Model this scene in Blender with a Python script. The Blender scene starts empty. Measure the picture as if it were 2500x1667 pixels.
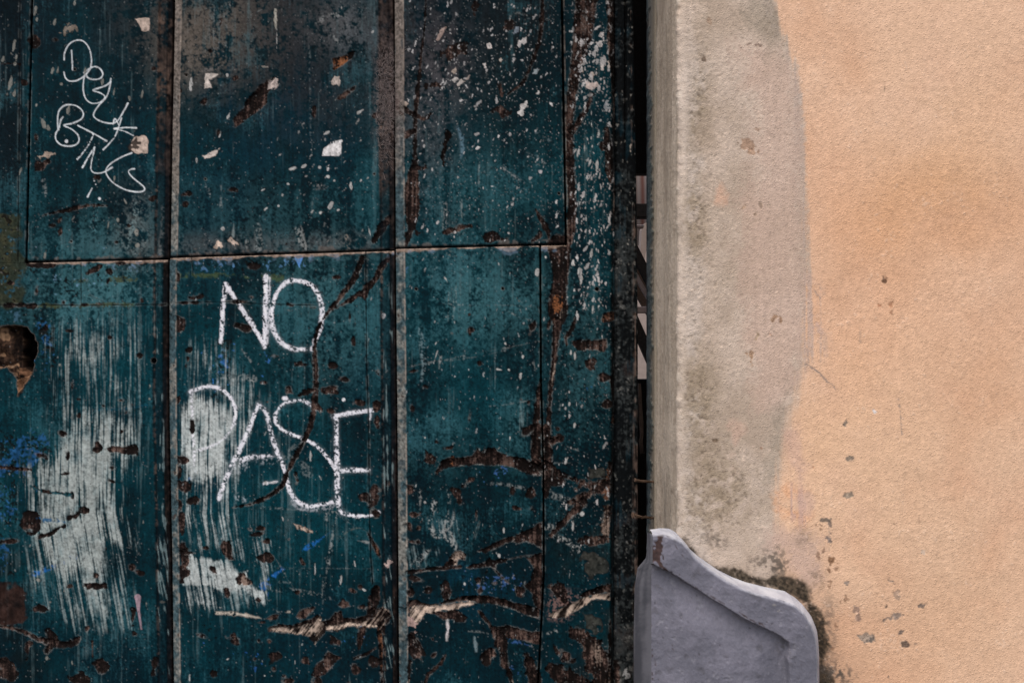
import bpy, math
import numpy as np
from mathutils import Vector

# ------------------------------------------------------------------ camera, light, exposure
S = 0.0006            # metres on the door plane per photograph pixel
D = 2500*S*40/36      # camera to door plane
ZC = 1.25             # camera height
scn = bpy.context.scene
COL = scn.collection

cam_d = bpy.data.cameras.new('camera'); cam_d.lens = 40; cam_d.sensor_width = 36
cam_d.clip_start = 0.05; cam_d.clip_end = 400
cam = bpy.data.objects.new('camera', cam_d); COL.objects.link(cam)
cam.location = (0, -D, ZC); cam.rotation_euler = (math.radians(90), 0, 0)
scn.camera = cam

SUN_EL, SUN_AZ = 57.0, -28.0        # azimuth measured from the -Y side towards +X
world = bpy.data.worlds.new('World'); scn.world = world; world.use_nodes = True
wn = world.node_tree; bg = wn.nodes['Background']
sky = wn.nodes.new('ShaderNodeTexSky'); sky.sky_type = 'NISHITA'; sky.sun_disc = False
sky.sun_elevation = math.radians(SUN_EL); sky.sun_rotation = math.radians(180 - SUN_AZ)
sky.air_density = 1.0; sky.dust_density = 4.0; sky.ozone_density = 0.6
wn.links.new(sky.outputs[0], bg.inputs[0]); bg.inputs[1].default_value = 0.10
sun_d = bpy.data.lights.new('sun', 'SUN'); sun_d.energy = 1.3; sun_d.angle = math.radians(70)
sun_d.color = (1.0, 0.95, 0.88)
sun = bpy.data.objects.new('sun', sun_d); COL.objects.link(sun)
_e, _a = math.radians(SUN_EL), math.radians(SUN_AZ)
sdir = Vector((math.cos(_e)*math.sin(_a), -math.cos(_e)*math.cos(_a), math.sin(_e)))
sun.rotation_euler = sdir.to_track_quat('Z', 'Y').to_euler(); sun.location = (1, -3, 5)
vs = scn.view_settings
vs.view_transform = 'Standard'; vs.look = 'None'; vs.gamma = 1.0; vs.use_curve_mapping = False
vs.exposure = 0.74

# ------------------------------------------------------------------ helpers
rng = np.random.default_rng(7)
f32 = np.float32

def C(r, g, b):
    v = np.array([r, g, b], f32)/255
    return np.where(v <= .04045, v/12.92, ((v+.055)/1.055)**2.4).astype(f32)

def sm(x, a=0., b=1.):
    t = np.clip((x-a)/(b-a), 0, 1)
    return (t*t*(3-2*t)).astype(f32)

def XZ(u, v, y):
    k = (D+y)/D
    return (np.asarray(u)-1250)*S*k, ZC+(833.5-np.asarray(v))*S*k

def _bspl(n, c, off):
    x = np.arange(n)/c+off
    i = np.floor(x).astype(int); t = x-i
    m = int(i.max())+4
    A = np.zeros((n, m), f32); r = np.arange(n)
    for k, w in enumerate(((1-t)**3/6, (3*t**3-6*t**2+4)/6, (-3*t**3+3*t**2+3*t+1)/6, t**3/6)):
        A[r, i+k] += w
    return A

class Raster:
    """a painted sheet in photograph pixels: colour, relief in mm, roughness"""
    def __init__(s, u0, v0, u1, v1, step=1.0):
        s.u0, s.v0, s.step = u0, v0, step
        s.W = int((u1-u0)/step)+1; s.H = int((v1-v0)/step)+1
        s.u1 = u0+(s.W-1)*step; s.v1 = v0+(s.H-1)*step
        s.u = (u0+np.arange(s.W)*step).astype(f32); s.v = (v0+np.arange(s.H)*step).astype(f32)
        s.col = np.zeros((s.H, s.W, 3), f32); s.hgt = np.zeros((s.H, s.W), f32)
        s.rgh = np.full((s.H, s.W), .6, f32)
    def noise(s, cx, cy=None):
        cy = cy or cx
        A = _bspl(s.H, cy/s.step, rng.random()); B = _bspl(s.W, cx/s.step, rng.random())
        n = A @ rng.standard_normal((A.shape[1], B.shape[1])).astype(f32) @ B.T
        return n/n.std()
    def fbm(s, cx, cy=None, o=4, g=.5):
        cy = cy or cx; r = 0; a = 1
        for _ in range(o):
            if min(cx, cy) < 1.2*s.step: break
            r = r+a*s.noise(cx, cy); a *= g; cx *= .5; cy *= .5
        return r/r.std()
    def sl(s, ua, va, ub, vb):
        x0 = max(0, int((ua-s.u0)/s.step)); x1 = min(s.W, int((ub-s.u0)/s.step)+2)
        y0 = max(0, int((va-s.v0)/s.step)); y1 = min(s.H, int((vb-s.v0)/s.step)+2)
        return (slice(y0, max(y0, y1)), slice(x0, max(x0, x1)))
    def over(s, R, m, color, h=None, r=None):
        m = m.astype(f32)
        c = s.col[R]; c += m[..., None]*(color-c)
        if h is not None: s.hgt[R] += m*h
        if r is not None: s.rgh[R] += m*(r-s.rgh[R])
    def stroke(s, pts, w, margin=14, curve=True):
        P = np.array(pts, float); w = np.broadcast_to(np.asarray(w, float), (len(P),))
        if curve and len(P) > 2:
            n = 6; Q = []; Wq = []
            E = np.vstack([2*P[0]-P[1], P, 2*P[-1]-P[-2]])
            for i in range(len(P)-1):
                p0, p1, p2, p3 = E[i:i+4]
                for t in np.arange(n)/n:
                    Q.append(.5*((2*p1)+(p2-p0)*t+(2*p0-5*p1+4*p2-p3)*t*t+(3*p1-p0-3*p2+p3)*t**3))
                    Wq.append(w[i]*(1-t)+w[i+1]*t)
            Q.append(P[-1]); Wq.append(w[-1]); P = np.array(Q); w = np.array(Wq)
        mg = w.max()/2+margin
        R = s.sl(P[:, 0].min()-mg, P[:, 1].min()-mg, P[:, 0].max()+mg, P[:, 1].max()+mg)
        sd = np.full((R[0].stop-R[0].start, R[1].stop-R[1].start), 99, f32)
        if sd.size == 0: return R, sd
        for (a, b, wa, wb) in zip(P[:-1], P[1:], w[:-1], w[1:]):
            q = s.sl(min(a[0], b[0])-mg, min(a[1], b[1])-mg, max(a[0], b[0])+mg, max(a[1], b[1])+mg)
            if q[0].stop <= q[0].start or q[1].stop <= q[1].start: continue
            du = s.u[q[1]][None, :]-a[0]; dv = s.v[q[0]][:, None]-a[1]
            e = b-a; L = max(1e-6, e@e)
            t = np.clip((du*e[0]+dv*e[1])/L, 0, 1)
            d = np.hypot(du-t*e[0], dv-t*e[1])-(wa+(wb-wa)*t)/2
            k = (slice(q[0].start-R[0].start, q[0].stop-R[0].start), slice(q[1].start-R[1].start, q[1].stop-R[1].start))
            sd[k] = np.minimum(sd[k], d)
        return R, sd
    def poly(s, pts, margin=14):
        P = np.array(pts, float); mg = margin
        R = s.sl(P[:, 0].min()-mg, P[:, 1].min()-mg, P[:, 0].max()+mg, P[:, 1].max()+mg)
        uu = s.u[R[1]][None, :]; vv = s.v[R[0]][:, None]
        d = np.full((vv.shape[0], uu.shape[1]), 1e9, f32); ins = np.zeros(d.shape, bool)
        for a, b in zip(P, np.roll(P, -1, 0)):
            e = b-a; L = max(1e-6, e@e)
            t = np.clip(((uu-a[0])*e[0]+(vv-a[1])*e[1])/L, 0, 1)
            d = np.minimum(d, np.hypot(uu-a[0]-t*e[0], vv-a[1]-t*e[1]))
            if a[1] != b[1]:
                ins ^= ((vv < a[1]) != (vv < b[1])) & (uu < (b[0]-a[0])*(vv-a[1])/(b[1]-a[1])+a[0])
        return R, np.where(ins, -d, d).astype(f32)
    def ell(s, cx, cy, rx, ry, ang=0, margin=12):
        r = max(rx, ry)+margin
        R = s.sl(cx-r, cy-r, cx+r, cy+r)
        du = s.u[R[1]][None, :]-cx; dv = s.v[R[0]][:, None]-cy
        c, q = math.cos(ang), math.sin(ang)
        x = (du*c+dv*q)/rx; y = (-du*q+dv*c)/ry
        return R, ((np.hypot(x, y)-1)*min(rx, ry)).astype(f32)
    def gauss(s, cu, cv, ru, rv):
        return np.exp(-.5*((s.u[None, :]-cu)/ru)**2-.5*((s.v[:, None]-cv)/rv)**2).astype(f32)
    def sample(s, u, v):
        def refl(x, a, b):
            p = 2*(b-a); t = np.mod(x-a, p); return a+np.where(t > b-a, p-t, t)
        x = (refl(u, s.u0, s.u1)-s.u0)/s.step; y = (refl(v, s.v0, s.v1)-s.v0)/s.step
        x0 = np.clip(np.floor(x).astype(int), 0, s.W-2); y0 = np.clip(np.floor(y).astype(int), 0, s.H-2)
        fx = np.clip(x-x0, 0, 1).astype(f32); fy = np.clip(y-y0, 0, 1).astype(f32)
        def g(a):
            ex = (...,)+(None,)*(a.ndim-2)
            X = fx[ex]; Y = fy[ex]
            return (a[y0, x0]*(1-X)+a[y0, x0+1]*X)*(1-Y)+(a[y0+1, x0]*(1-X)+a[y0+1, x0+1]*X)*Y
        return g(s.col), g(s.hgt), g(s.rgh)

# coordinate frames used while measuring the photograph: origin and pixels per photograph pixel
CR = dict(C1=(0, 0, 2.376), C2=(400, 0, 2.375), C3=(950, 0, 2.375), C4=(0, 500, 2.614), C5=(400, 550, 2.09),
          C6=(950, 550, 2.614), C7=(0, 1050, 2.542), C8=(400, 1100, 2.765), D1=(950, 1050, 2.5415),
          D2=(1500, 0, 2.375), D3=(1500, 600, 2.24), D4=(1500, 1200, 3.358), D5=(1900, 0, 1.96), D6=(1900, 800, 1.808),
          E1=(0, 1300, 4.273), E2=(0, 760, 6.536), E3=(360, 640, 6.03), E4=(900, 100, 4.9), E5=(1380, 1150, 3.032),
          E6=(1380, 0, 3.732), E7=(900, 1350, 4.9475))
def P(c, pts):
    o = CR[c]; return [(o[0]+p[0]/o[2], o[1]+p[1]/o[2]) for p in pts]
def Lw(c, w): return np.asarray(w, float)/CR[c][2]

def link(me, name, parent=None):
    o = bpy.data.objects.new(name, me); COL.objects.link(o)
    if parent is not None: o.parent = parent
    return o
def thing(name, label, cat, loc=(0, 0, 0), group=None):
    o = link(None, name); o.location = loc; o['label'] = label; o['category'] = cat; o['kind'] = 'thing'
    if group: o['group'] = group
    return o
def tag(o, label, cat, group=None):
    o['label'] = label; o['category'] = cat; o['kind'] = 'thing'
    if group: o['group'] = group
    return o

def mesh_np(name, verts, quads, mat, parent=None, col=None, rgh=None, smooth=True):
    me = bpy.data.meshes.new(name)
    verts = np.ascontiguousarray(verts, f32); quads = np.ascontiguousarray(quads, np.int32)
    n = len(verts); q = len(quads); k = quads.shape[1]
    me.vertices.add(n); me.vertices.foreach_set('co', verts.ravel())
    me.loops.add(q*k); me.loops.foreach_set('vertex_index', quads.ravel())
    me.polygons.add(q); me.polygons.foreach_set('loop_start', np.arange(0, q*k, k, dtype=np.int32))
    me.polygons.foreach_set('use_smooth', np.full(q, smooth))
    me.update(calc_edges=True)
    if col is not None:
        a = me.attributes.new('paint', 'FLOAT_COLOR', 'POINT')
        c4 = np.ones((n, 4), f32); c4[:, :3] = col; a.data.foreach_set('color', c4.ravel())
    if rgh is not None:
        a = me.attributes.new('wear', 'FLOAT', 'POINT'); a.data.foreach_set('value', np.ascontiguousarray(rgh, f32))
    if mat: me.materials.append(mat)
    return link(me, name, parent)

def material(name, painted=True, base=(.2, .2, .2), rough=.7, spec=.35, n_scale=900, n_amt=.12, b_scale=700, b_str=.25, b_dist=.0006):
    m = bpy.data.materials.new(name); m.use_nodes = True
    nt = m.node_tree; N = nt.nodes; Lk = nt.links; b = N['Principled BSDF']
    tc = N.new('ShaderNodeTexCoord')
    nz = N.new('ShaderNodeTexNoise'); nz.inputs['Scale'].default_value = n_scale; nz.inputs['Detail'].default_value = 3
    Lk.new(tc.outputs['Object'], nz.inputs['Vector'])
    mr = N.new('ShaderNodeMapRange'); mr.inputs['From Min'].default_value = .25; mr.inputs['From Max'].default_value = .75
    mr.inputs['To Min'].default_value = 1-n_amt; mr.inputs['To Max'].default_value = 1+n_amt
    Lk.new(nz.outputs['Fac'], mr.inputs['Value'])
    mx = N.new('ShaderNodeVectorMath'); mx.operation = 'SCALE'
    if painted:
        at = N.new('ShaderNodeAttribute'); at.attribute_name = 'paint'; Lk.new(at.outputs['Color'], mx.inputs[0])
        aw = N.new('ShaderNodeAttribute'); aw.attribute_name = 'wear'; Lk.new(aw.outputs['Fac'], b.inputs['Roughness'])
    else:
        mx.inputs[0].default_value = base; b.inputs['Roughness'].default_value = rough
    Lk.new(mr.outputs['Result'], mx.inputs['Scale']); Lk.new(mx.outputs['Vector'], b.inputs['Base Color'])
    b.inputs['Specular IOR Level'].default_value = spec
    bn = N.new('ShaderNodeTexNoise'); bn.inputs['Scale'].default_value = b_scale; bn.inputs['Detail'].default_value = 2
    Lk.new(tc.outputs['Object'], bn.inputs['Vector'])
    bp = N.new('ShaderNodeBump'); bp.inputs['Strength'].default_value = b_str; bp.inputs['Distance'].default_value = b_dist
    Lk.new(bn.outputs['Fac'], bp.inputs['Height']); Lk.new(bp.outputs['Normal'], b.inputs['Normal'])
    return m

def box(name, x0, y0, z0, x1, y1, z1, mat, parent=None, bev=0.0):
    import bmesh
    bm = bmesh.new(); bmesh.ops.create_cube(bm, size=1)
    for v in bm.verts:
        v.co = ((x0+x1)/2+v.co.x*(x1-x0), (y0+y1)/2+v.co.y*(y1-y0), (z0+z1)/2+v.co.z*(z1-z0))
    if bev: bmesh.ops.bevel(bm, geom=bm.edges[:], offset=bev, segments=2, affect='EDGES', profile=.5)
    me = bpy.data.meshes.new(name); bm.to_mesh(me); bm.free(); me.materials.append(mat)
    return link(me, name, parent)

def tube(name, pts, rad, mat, parent=None, n=8, jag=0.0):
    pts = np.array(pts, float); rad = np.broadcast_to(np.asarray(rad, float), (len(pts),))
    V = []; F = []
    for i, p in enumerate(pts):
        t = pts[min(i+1, len(pts)-1)]-pts[max(i-1, 0)]; t /= np.linalg.norm(t)
        a = np.cross(t, (0.13, .2, 1.)); a /= np.linalg.norm(a); b = np.cross(t, a)
        for k in range(n):
            q = 2*math.pi*k/n; r = rad[i]*(1+jag*rng.standard_normal())
            V.append(p+r*(a*math.cos(q)+b*math.sin(q)))
    for i in range(len(pts)-1):
        for k in range(n):
            F.append((i*n+k, i*n+(k+1) % n, (i+1)*n+(k+1) % n, (i+1)*n+k))
    F.append(tuple(range(n))[::-1]); F.append(tuple((len(pts)-1)*n+k for k in range(n)))
    me = bpy.data.meshes.new(name); me.from_pydata([tuple(v) for v in V], [], F); me.materials.append(mat)
    for p in me.polygons: p.use_smooth = True
    return link(me, name, parent)

# ================================================================== THE DOOR: painting the sheet
R = Raster(-130, -120, 1572, 1790)
ALL = (slice(None), slice(None))
U = R.u[None, :]; V = R.v[:, None]
N2 = R.noise(2.2); N4 = R.noise(4.5); N9 = R.noise(9); N20 = R.noise(20); N60 = R.fbm(60); N200 = R.fbm(220, o=3)
ST = R.noise(2.4, 70)+.7*R.noise(5, 160)+.5*R.noise(1.8, 25); ST /= ST.std()
ST2 = R.noise(14, 320)+.6*R.noise(6, 120); ST2 /= ST2.std()
GR = R.noise(1.8, 40)+.8*R.noise(4, 90); GR /= GR.std()         # wood grain, upright
RAG = .55*N4+.8*N9+.5*N2                                        # ragged outlines

J1 = np.interp(R.v, [-120, 0, 300, 623, 640, 900, 1050, 1350, 1667, 1790], [427, 424, 418, 413, 410.5, 410, 411, 417, 421, 423]).astype(f32)
J2 = np.interp(R.v, [-120, 0, 610, 1050, 1350, 1667, 1790], [961, 961, 964, 968, 970, 972, 973]).astype(f32)
fJ1 = lambda v: np.interp(v, R.v, J1)
fJ2 = lambda v: np.interp(v, R.v, J2)
fH0 = lambda v: np.interp(v, [-120, 0, 630], [81, 78, 64])
fHR = lambda v: np.interp(v, [-120, 0, 597], [1370, 1372, 1382])
fQ = lambda v: np.interp(v, [597, 925, 1147, 1404, 1667, 1790], [1319, 1321, 1327, 1328, 1314, 1311])
fER = lambda v: np.interp(v, [-120, 0, 421, 800, 1790], [1544, 1546, 1554, 1558, 1559])
fBL = lambda v: np.interp(v, [-120, 0, 800, 1790], [1502, 1501, 1500, 1497])
fh1 = lambda u: np.interp(u, [-130, 63, 407, 411], [643, 641, 633, 632.5])
fh2 = lambda u: np.interp(u, [410, 958, 966], [629, 611.5, 611])
fh3 = lambda u: np.interp(u, [963, 1383, 1500], [607, 597, 594])

# --- teal paint, several ages of it
T0, T1, T2 = C(0, 25, 32), C(1, 50, 59), C(0, 37, 49)
t = sm(.42+.20*N200+.10*N60+.05*N20+.08*ST2, 0, 1)
R.col[:] = T0+t[..., None]*(T1-T0)
R.over(ALL, sm(R.fbm(110), .3, 2.6)*.5, T2)
for cu, cv, ru, rv, a in ((1180, 720, 150, 80, .45), (1110, 690, 60, 120, .25), (800, 800, 110, 120, .35), (760, 690, 70, 60, .25),
                          (200, 600, 110, 60, .35), (260, 700, 110, 45, .6), (170, 760, 90, 40, .45), (1060, 1080, 90, 70, .2),
                          (650, 520, 260, 60, .2), (1440, 900, 60, 140, .25), (1270, 1030, 30, 90, .3), (1150, 450, 160, 90, .18)):
    R.over(ALL, R.gauss(cu, cv, ru, rv)*sm(.55+.10*N20+.25*ST2+.16*N4+.16*N2+.12*N60, 0, 1)*a, C(66, 108, 115))
# blue older coat showing through
for cu, cv, ru, rv, a in ((660, 280, 130, 110, .5), (560, 200, 60, 80, .5), (1180, 1440, 80, 45, .75), (1130, 1420, 40, 50, .6), (1490, 80, 30, 60, .5), (120, 90, 110, 40, .3)):
    R.over(ALL, R.gauss(cu, cv, ru, rv)*sm(.4+.5*N20+.3*ST, 0, 1)*a, C(3, 43, 58))
# darker towards the top, bottom and outer stile, then patches of dust
R.over(ALL, sm(1-(V-20*N60)/430)*sm(.6+.35*N60+.2*ST2, 0, 1)*.72*sm(U, 380, 460), C(20, 24, 28))
R.over(ALL, sm(1-(V-15*N60)/330)*sm(.6+.35*N60, 0, 1)*.72*sm(-U, -420, -380), C(13, 21, 28))
R.over(ALL, sm(70-U, -6, 20)*sm(620-V, 0, 200)*.75, C(10, 17, 23))
R.over(ALL, sm(100-U, -60, 60)*sm(V, 1180, 1450)*.7*sm(.6+.4*N20, 0, 1), C(12, 15, 17))
R.over(ALL, sm(V, 1440, 1660)*.45*sm(.6+.4*N60, 0, 1)*sm(420-U, 0, 100), C(8, 20, 26))
R.over(ALL, sm(V, 1350, 1660)*.45*sm(.6+.4*N60, 0, 1), C(4, 24, 34))
R.over(ALL, sm(U, 1300, 1400)*sm(V, 1150, 1350)*sm(.3+.5*N60+.3*N20, 0, 1)*.6, C(24, 28, 28))
for cu, cv, ru, rv, a, c in ((520, 55, 90, 75, .95, C(92, 86, 80)), (455, 110, 45, 60, .6, C(104, 96, 88)), (560, 100, 70, 50, .5, C(84, 78, 72)),
                             (830, 60, 55, 35, .75, C(96, 94, 94)), (870, 80, 50, 40, .45, C(80, 90, 96)), (1075, 150, 55, 90, .75, C(66, 63, 66)),
                             (1045, 330, 40, 110, .35, C(78, 80, 84)), (700, 60, 60, 90, .45, C(52, 48, 50)), (800, 250, 60, 60, .4, C(50, 48, 50)),
                             (600, 596, 180, 16, .35, C(100, 100, 100)), (860, 594, 60, 14, .35, C(90, 88, 87)), (310, 40, 50, 60, .4, C(44, 44, 46)),
                             (330, 560, 25, 60, .35, C(120, 126, 124)), (690, 180, 70, 120, .35, C(34, 34, 38)), (1240, 250, 60, 160, .4, C(16, 30, 32))):
    R.over(ALL, R.gauss(cu, cv, ru*1.15, rv*1.15)*sm(.62+.22*N20+.22*N4+.16*N2+.2*N9+.15*ST2, 0, 1)*a, c, r=.85)
# hand-rubbed scuffs: thin upright runs everywhere
R.over(ALL, sm(ST2+.4*N60, 1.3, 2.6)*sm(ST, -.5, 1.5)*.30, C(58, 94, 102))
R.over(ALL, sm(ST*.7+N200*.6+.3*N20, 1.2, 2.6)*.30, C(90, 112, 116))
NF = R.fbm(26, 60, o=5, g=.8); FSX = R.noise(1.7, 34)
R.over(ALL, sm(NF*.5+N60*.8+.35*N2+.3*FSX, .4, 3.4)*.42, C(48, 88, 97))
R.over(ALL, sm(-NF*.6+N60*.3+.3*N2, .7, 3.2)*.42, C(1, 13, 19))
R.over(ALL, sm(N4*.6+N20*.7-.5*N60, 1.7, 2.8)*.35, C(8, 14, 17))

# moss-green patch on the outer stile
Rg, sd = R.poly(P('C4', [(-120, 55), (20, 45), (110, 75), (150, 200), (165, 370), (165, 560), (120, 640), (-120, 660)]), 30)
sd = sd+6*N20[Rg]+3*N9[Rg]
R.over(Rg, sm(-sd, -4, 8)*.9, (C(42, 48, 38)+sm(N9[Rg], -1, 2)[..., None]*(C(66, 66, 48)-C(42, 48, 38))), r=.9)
R.over(Rg, sm(-sd, -4, 8)*sm(N9[Rg]+N4[Rg], 1.2, 1.8)*.9, C(18, 16, 14), h=-.5)
R.over(Rg, sm(-sd, 0, 8)*sm(N20[Rg]*.8+N4[Rg], 1.3, 2)*.6, C(32, 70, 84))

# blue chips of the older coat
def flecks(poly, dens, col=C(36, 84, 132), c='C4', soft=18):
    Rb, sd = R.poly(P(c, poly), 30)
    m = sm(-sd, -soft, soft)
    f = .6*N9[Rb]+.6*N4[Rb]+.4*N20[Rb]+.55*N2[Rb]
    R.over(Rb, sm(f+(m-1)*2.5, dens, dens+.8)*.8, col*(.5+.12*N4[Rb])[..., None], h=.15)
    R.over(Rb, sm(-f+(m-1)*2.5, dens+.35, dens+.8)*.8, C(16, 18, 18), h=-.4)
flecks([(225, 735), (300, 735), (350, 830), (360, 960), (300, 960), (250, 880)], -.15)
flecks([(250, 880), (360, 880), (350, 1130), (280, 1130)], .65)
flecks([(-120, 20), (300, 20), (320, 130), (200, 260), (-120, 330)], .0, c='C7')
flecks([(-120, 300), (130, 300), (120, 520), (60, 620), (-120, 560)], .35, c='C7')
flecks([(-120, 560), (90, 640), (90, 900), (-120, 900)], .9, c='C7')
flecks([(-60, 660), (160, 640), (200, 760), (0, 780)], .75, C(60, 92, 112))
flecks([(300, 420), (900, 460), (900, 500), (680, 500), (400, 610), (310, 500)], 1.0, C(96, 128, 152))
flecks([(160, 372), (1060, 350), (1060, 420), (165, 450)], .85, C(90, 112, 136))
flecks([(270, 590), (350, 590), (350, 740), (240, 800), (270, 700)], .15, C(50, 104, 168), 'C5')
flecks([(200, 820), (340, 820), (330, 930), (200, 900)], 1.0, C(60, 110, 165), 'C5')
flecks([(60, 160), (450, 160), (760, 150), (740, 230), (100, 240)], .95, C(78, 120, 160), 'C5')
flecks([(510, 650), (590, 660), (540, 720), (510, 790)], .7, C(50, 100, 160), 'C5')
flecks([(640, 910), (740, 930), (720, 1030)], .55, C(32, 84, 148), 'C8')
flecks([(130, 130), (220, 130), (200, 300), (110, 300)], .45, C(50, 96, 150), 'C8')
flecks([(260, 1170), (360, 1170), (360, 1230), (280, 1230)], .35, C(44, 84, 138), 'C8')
flecks([(500, 1300), (800, 1320), (790, 1500), (500, 1500)], 1.35, C(36, 82, 140), 'C8')
flecks([(1210, 1260), (1450, 1200), (1400, 1290), (1220, 1310)], .7, C(28, 78, 132), 'C8')
flecks([(1250, 1000), (1310, 1000), (1300, 1060), (1240, 1060)], .2, C(30, 96, 160), 'C6')
flecks([(640, 230), (700, 230), (700, 270), (650, 270)], .2, C(60, 96, 150), 'D1')
flecks([(890, 520), (940, 500), (930, 570), (890, 570)], .4, C(90, 124, 160), 'D1')
flecks([(760, 1470), (840, 1460), (830, 1530), (770, 1530)], .0, C(40, 70, 120), 'D1')
flecks([(420, 880), (860, 860), (840, 1000), (440, 1000)], 1.0, C(60, 90, 140), 'D1')
flecks([(100, 125), (160, 130), (110, 620), (120, 1500)], 1.2, C(60, 96, 130), 'C6')
Rb, sd = R.poly(P('C5', [(665, 160), (715, 155), (690, 215)])); R.over(Rb, sm(-sd, -1, 2)*.9, C(92, 146, 214))
def bluestroke(pts, w, c, col=C(28, 88, 150), a=.9):
    Rb, sd = R.stroke(P(c, pts), Lw(c, w)); R.over(Rb, sm(-sd-2*RAG[Rb], -2, 2)*sm(N4[Rb]+N9[Rb]*.5, -1.2, .4)*a, col)
bluestroke([(670, 915), (740, 850), (830, 765)], [50, 36, 8], 'C8')
bluestroke([(945, 665), (1000, 635), (1130, 545)], [24, 40, 10], 'C8')
bluestroke([(220, 890), (280, 865), (400, 820)], [40, 26, 20], 'C7')
bluestroke([(430, 790), (470, 785)], [26, 26], 'C7')
bluestroke([(610, 1310), (780, 1300), (900, 1285), (960, 1270)], [14, 10, 14, 10], 'C4', C(14, 66, 84), .9)
bluestroke([(690, 1290), (780, 1310), (880, 1335)], [10, 20, 8], 'D1', C(48, 80, 128))
# ochre line of filler on the lower boards
for pts, w in (([(480, 480), (740, 478), (860, 478)], 30), ([(180, 648), (420, 645), (640, 635), (880, 632)], 22)):
    Rb, sd = R.stroke(P('C4', pts), Lw('C4', w)); R.over(Rb, sm(-sd-2*RAG[Rb], -2, 3)*sm(N20[Rb]+N4[Rb]*.4, -.2, .9)*.75, C(66, 70, 42))
Rb, sd = R.stroke(P('C5', [(60, 255), (220, 258), (420, 262), (600, 270)]), Lw('C5', 30))
R.over(Rb, sm(-sd-2*RAG[Rb], -2, 3)*sm(N20[Rb]+N4[Rb]*.4, -.5, .6)*.7, C(64, 78, 50))

# --- brushed-on whitewash, half worn away
shear = np.clip((np.arange(R.W)[None, :]+(-.17*np.clip(R.v[:, None]-1250, 0, 500)).astype(int)), 0, R.W-1)
STs = np.take_along_axis(ST, shear, 1); GRs = np.take_along_axis(R.noise(2.6, 55), shear, 1)
FS = np.take_along_axis(R.noise(1.7, 34)+.6*R.noise(3.4, 60), shear, 1); FS /= FS.std()
def band(I, col=C(150, 158, 156), a=1.0):
    f = I*3.2-1.35+.58*STs+.66*FS+.3*GRs+.08*N4+.12*N2+.2*N20
    m = sm(f, -.7, 1.5)*sm(I, .02, .2)
    cv = C(100, 122, 126)+sm(.62+I*.7-.35+.18*N20+.08*N9+.12*FS, 0, 1)[..., None]*(col-C(100, 122, 126))
    R.over(ALL, m*a*(.5+.42*sm(I, .1, .7)), cv, h=.06, r=.85)
def pmask(c, pts, soft):
    Rb, sd = R.poly(P(c, pts), soft*2.5)
    I = np.zeros((R.H, R.W), f32); I[Rb] = sm(-sd-6*N20[Rb], -soft, soft); return I
I1 = .30*pmask('C4', [(290, 850), (380, 720), (860, 740), (910, 900), (910, 1250), (890, 1560), (300, 1560), (330, 1200)], 22)
I1 = np.maximum(I1, .44*pmask('C4', [(430, 860), (700, 860), (640, 1040), (450, 1030)], 22))
I1 = np.maximum(I1, .76*pmask('C7', [(160, 240), (330, 130), (520, -160), (840, -60), (850, 90), (730, 330), (770, 560), (820, 720), (700, 720), (640, 960), (700, 1180), (560, 1130), (460, 960), (260, 880), (210, 640)], 34))
I1 = np.maximum(I1, .88*pmask('C7', [(300, 360), (520, 130), (690, 330), (720, 560), (640, 700), (480, 720), (340, 560)], 40))
I1 = np.maximum(I1, .38*pmask('C7', [(180, 640), (260, 860), (760, 760), (850, 1240), (500, 1250), (300, 1080), (200, 1000)], 22))
band(I1)  # whitewash dimmer than on the next board: lens fall-off put into its colour
I2 = .92*pmask('C5', [(75, 960), (160, 850), (330, 940), (360, 1010), (330, 1160), (290, 1290), (200, 1330), (120, 1300), (80, 1120)], 24)
I2 = np.maximum(I2, .46*pmask('C5', [(70, 900), (430, 900), (470, 1060), (340, 1400), (350, 1560), (100, 1560), (80, 1330)], 16))
I2 = np.maximum(I2, .28*pmask('C5', [(220, 560), (330, 620), (480, 880), (440, 960), (130, 840), (130, 620)], 22))
I2 = np.maximum(I2, .30*pmask('C8', [(100, 380), (420, 380), (640, 560), (720, 640), (640, 760), (400, 680), (140, 700)], 18))
I2 = np.maximum(I2, .92*pmask('C8', [(110, 830), (180, 700), (300, 740), (420, 770), (560, 830), (640, 920), (690, 950), (680, 1030), (560, 960), (300, 930), (120, 900)], 11))
I2 = np.maximum(I2, .42*pmask('C8', [(640, 660), (735, 590), (720, 930), (640, 930)], 12))
I2 = np.maximum(I2, .40*pmask('C8', [(110, 860), (660, 930), (640, 1040), (380, 1080), (180, 1090), (110, 1040)], 14))
I2 *= sm(U, 438, 446)
band(I2, C(172, 179, 178))
I3 = .35*pmask('D1', [(280, 540), (420, 560), (430, 740), (330, 680)], 10)
I3 = np.maximum(I3, .30*pmask('D1', [(100, 720), (330, 740), (240, 830), (120, 850)], 16))
I3 = np.maximum(I3, .18*pmask('C6', [(760, 1100), (850, 1100), (900, 1320), (800, 1300)], 18))
band(I3, C(150, 164, 166), .8)
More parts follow.
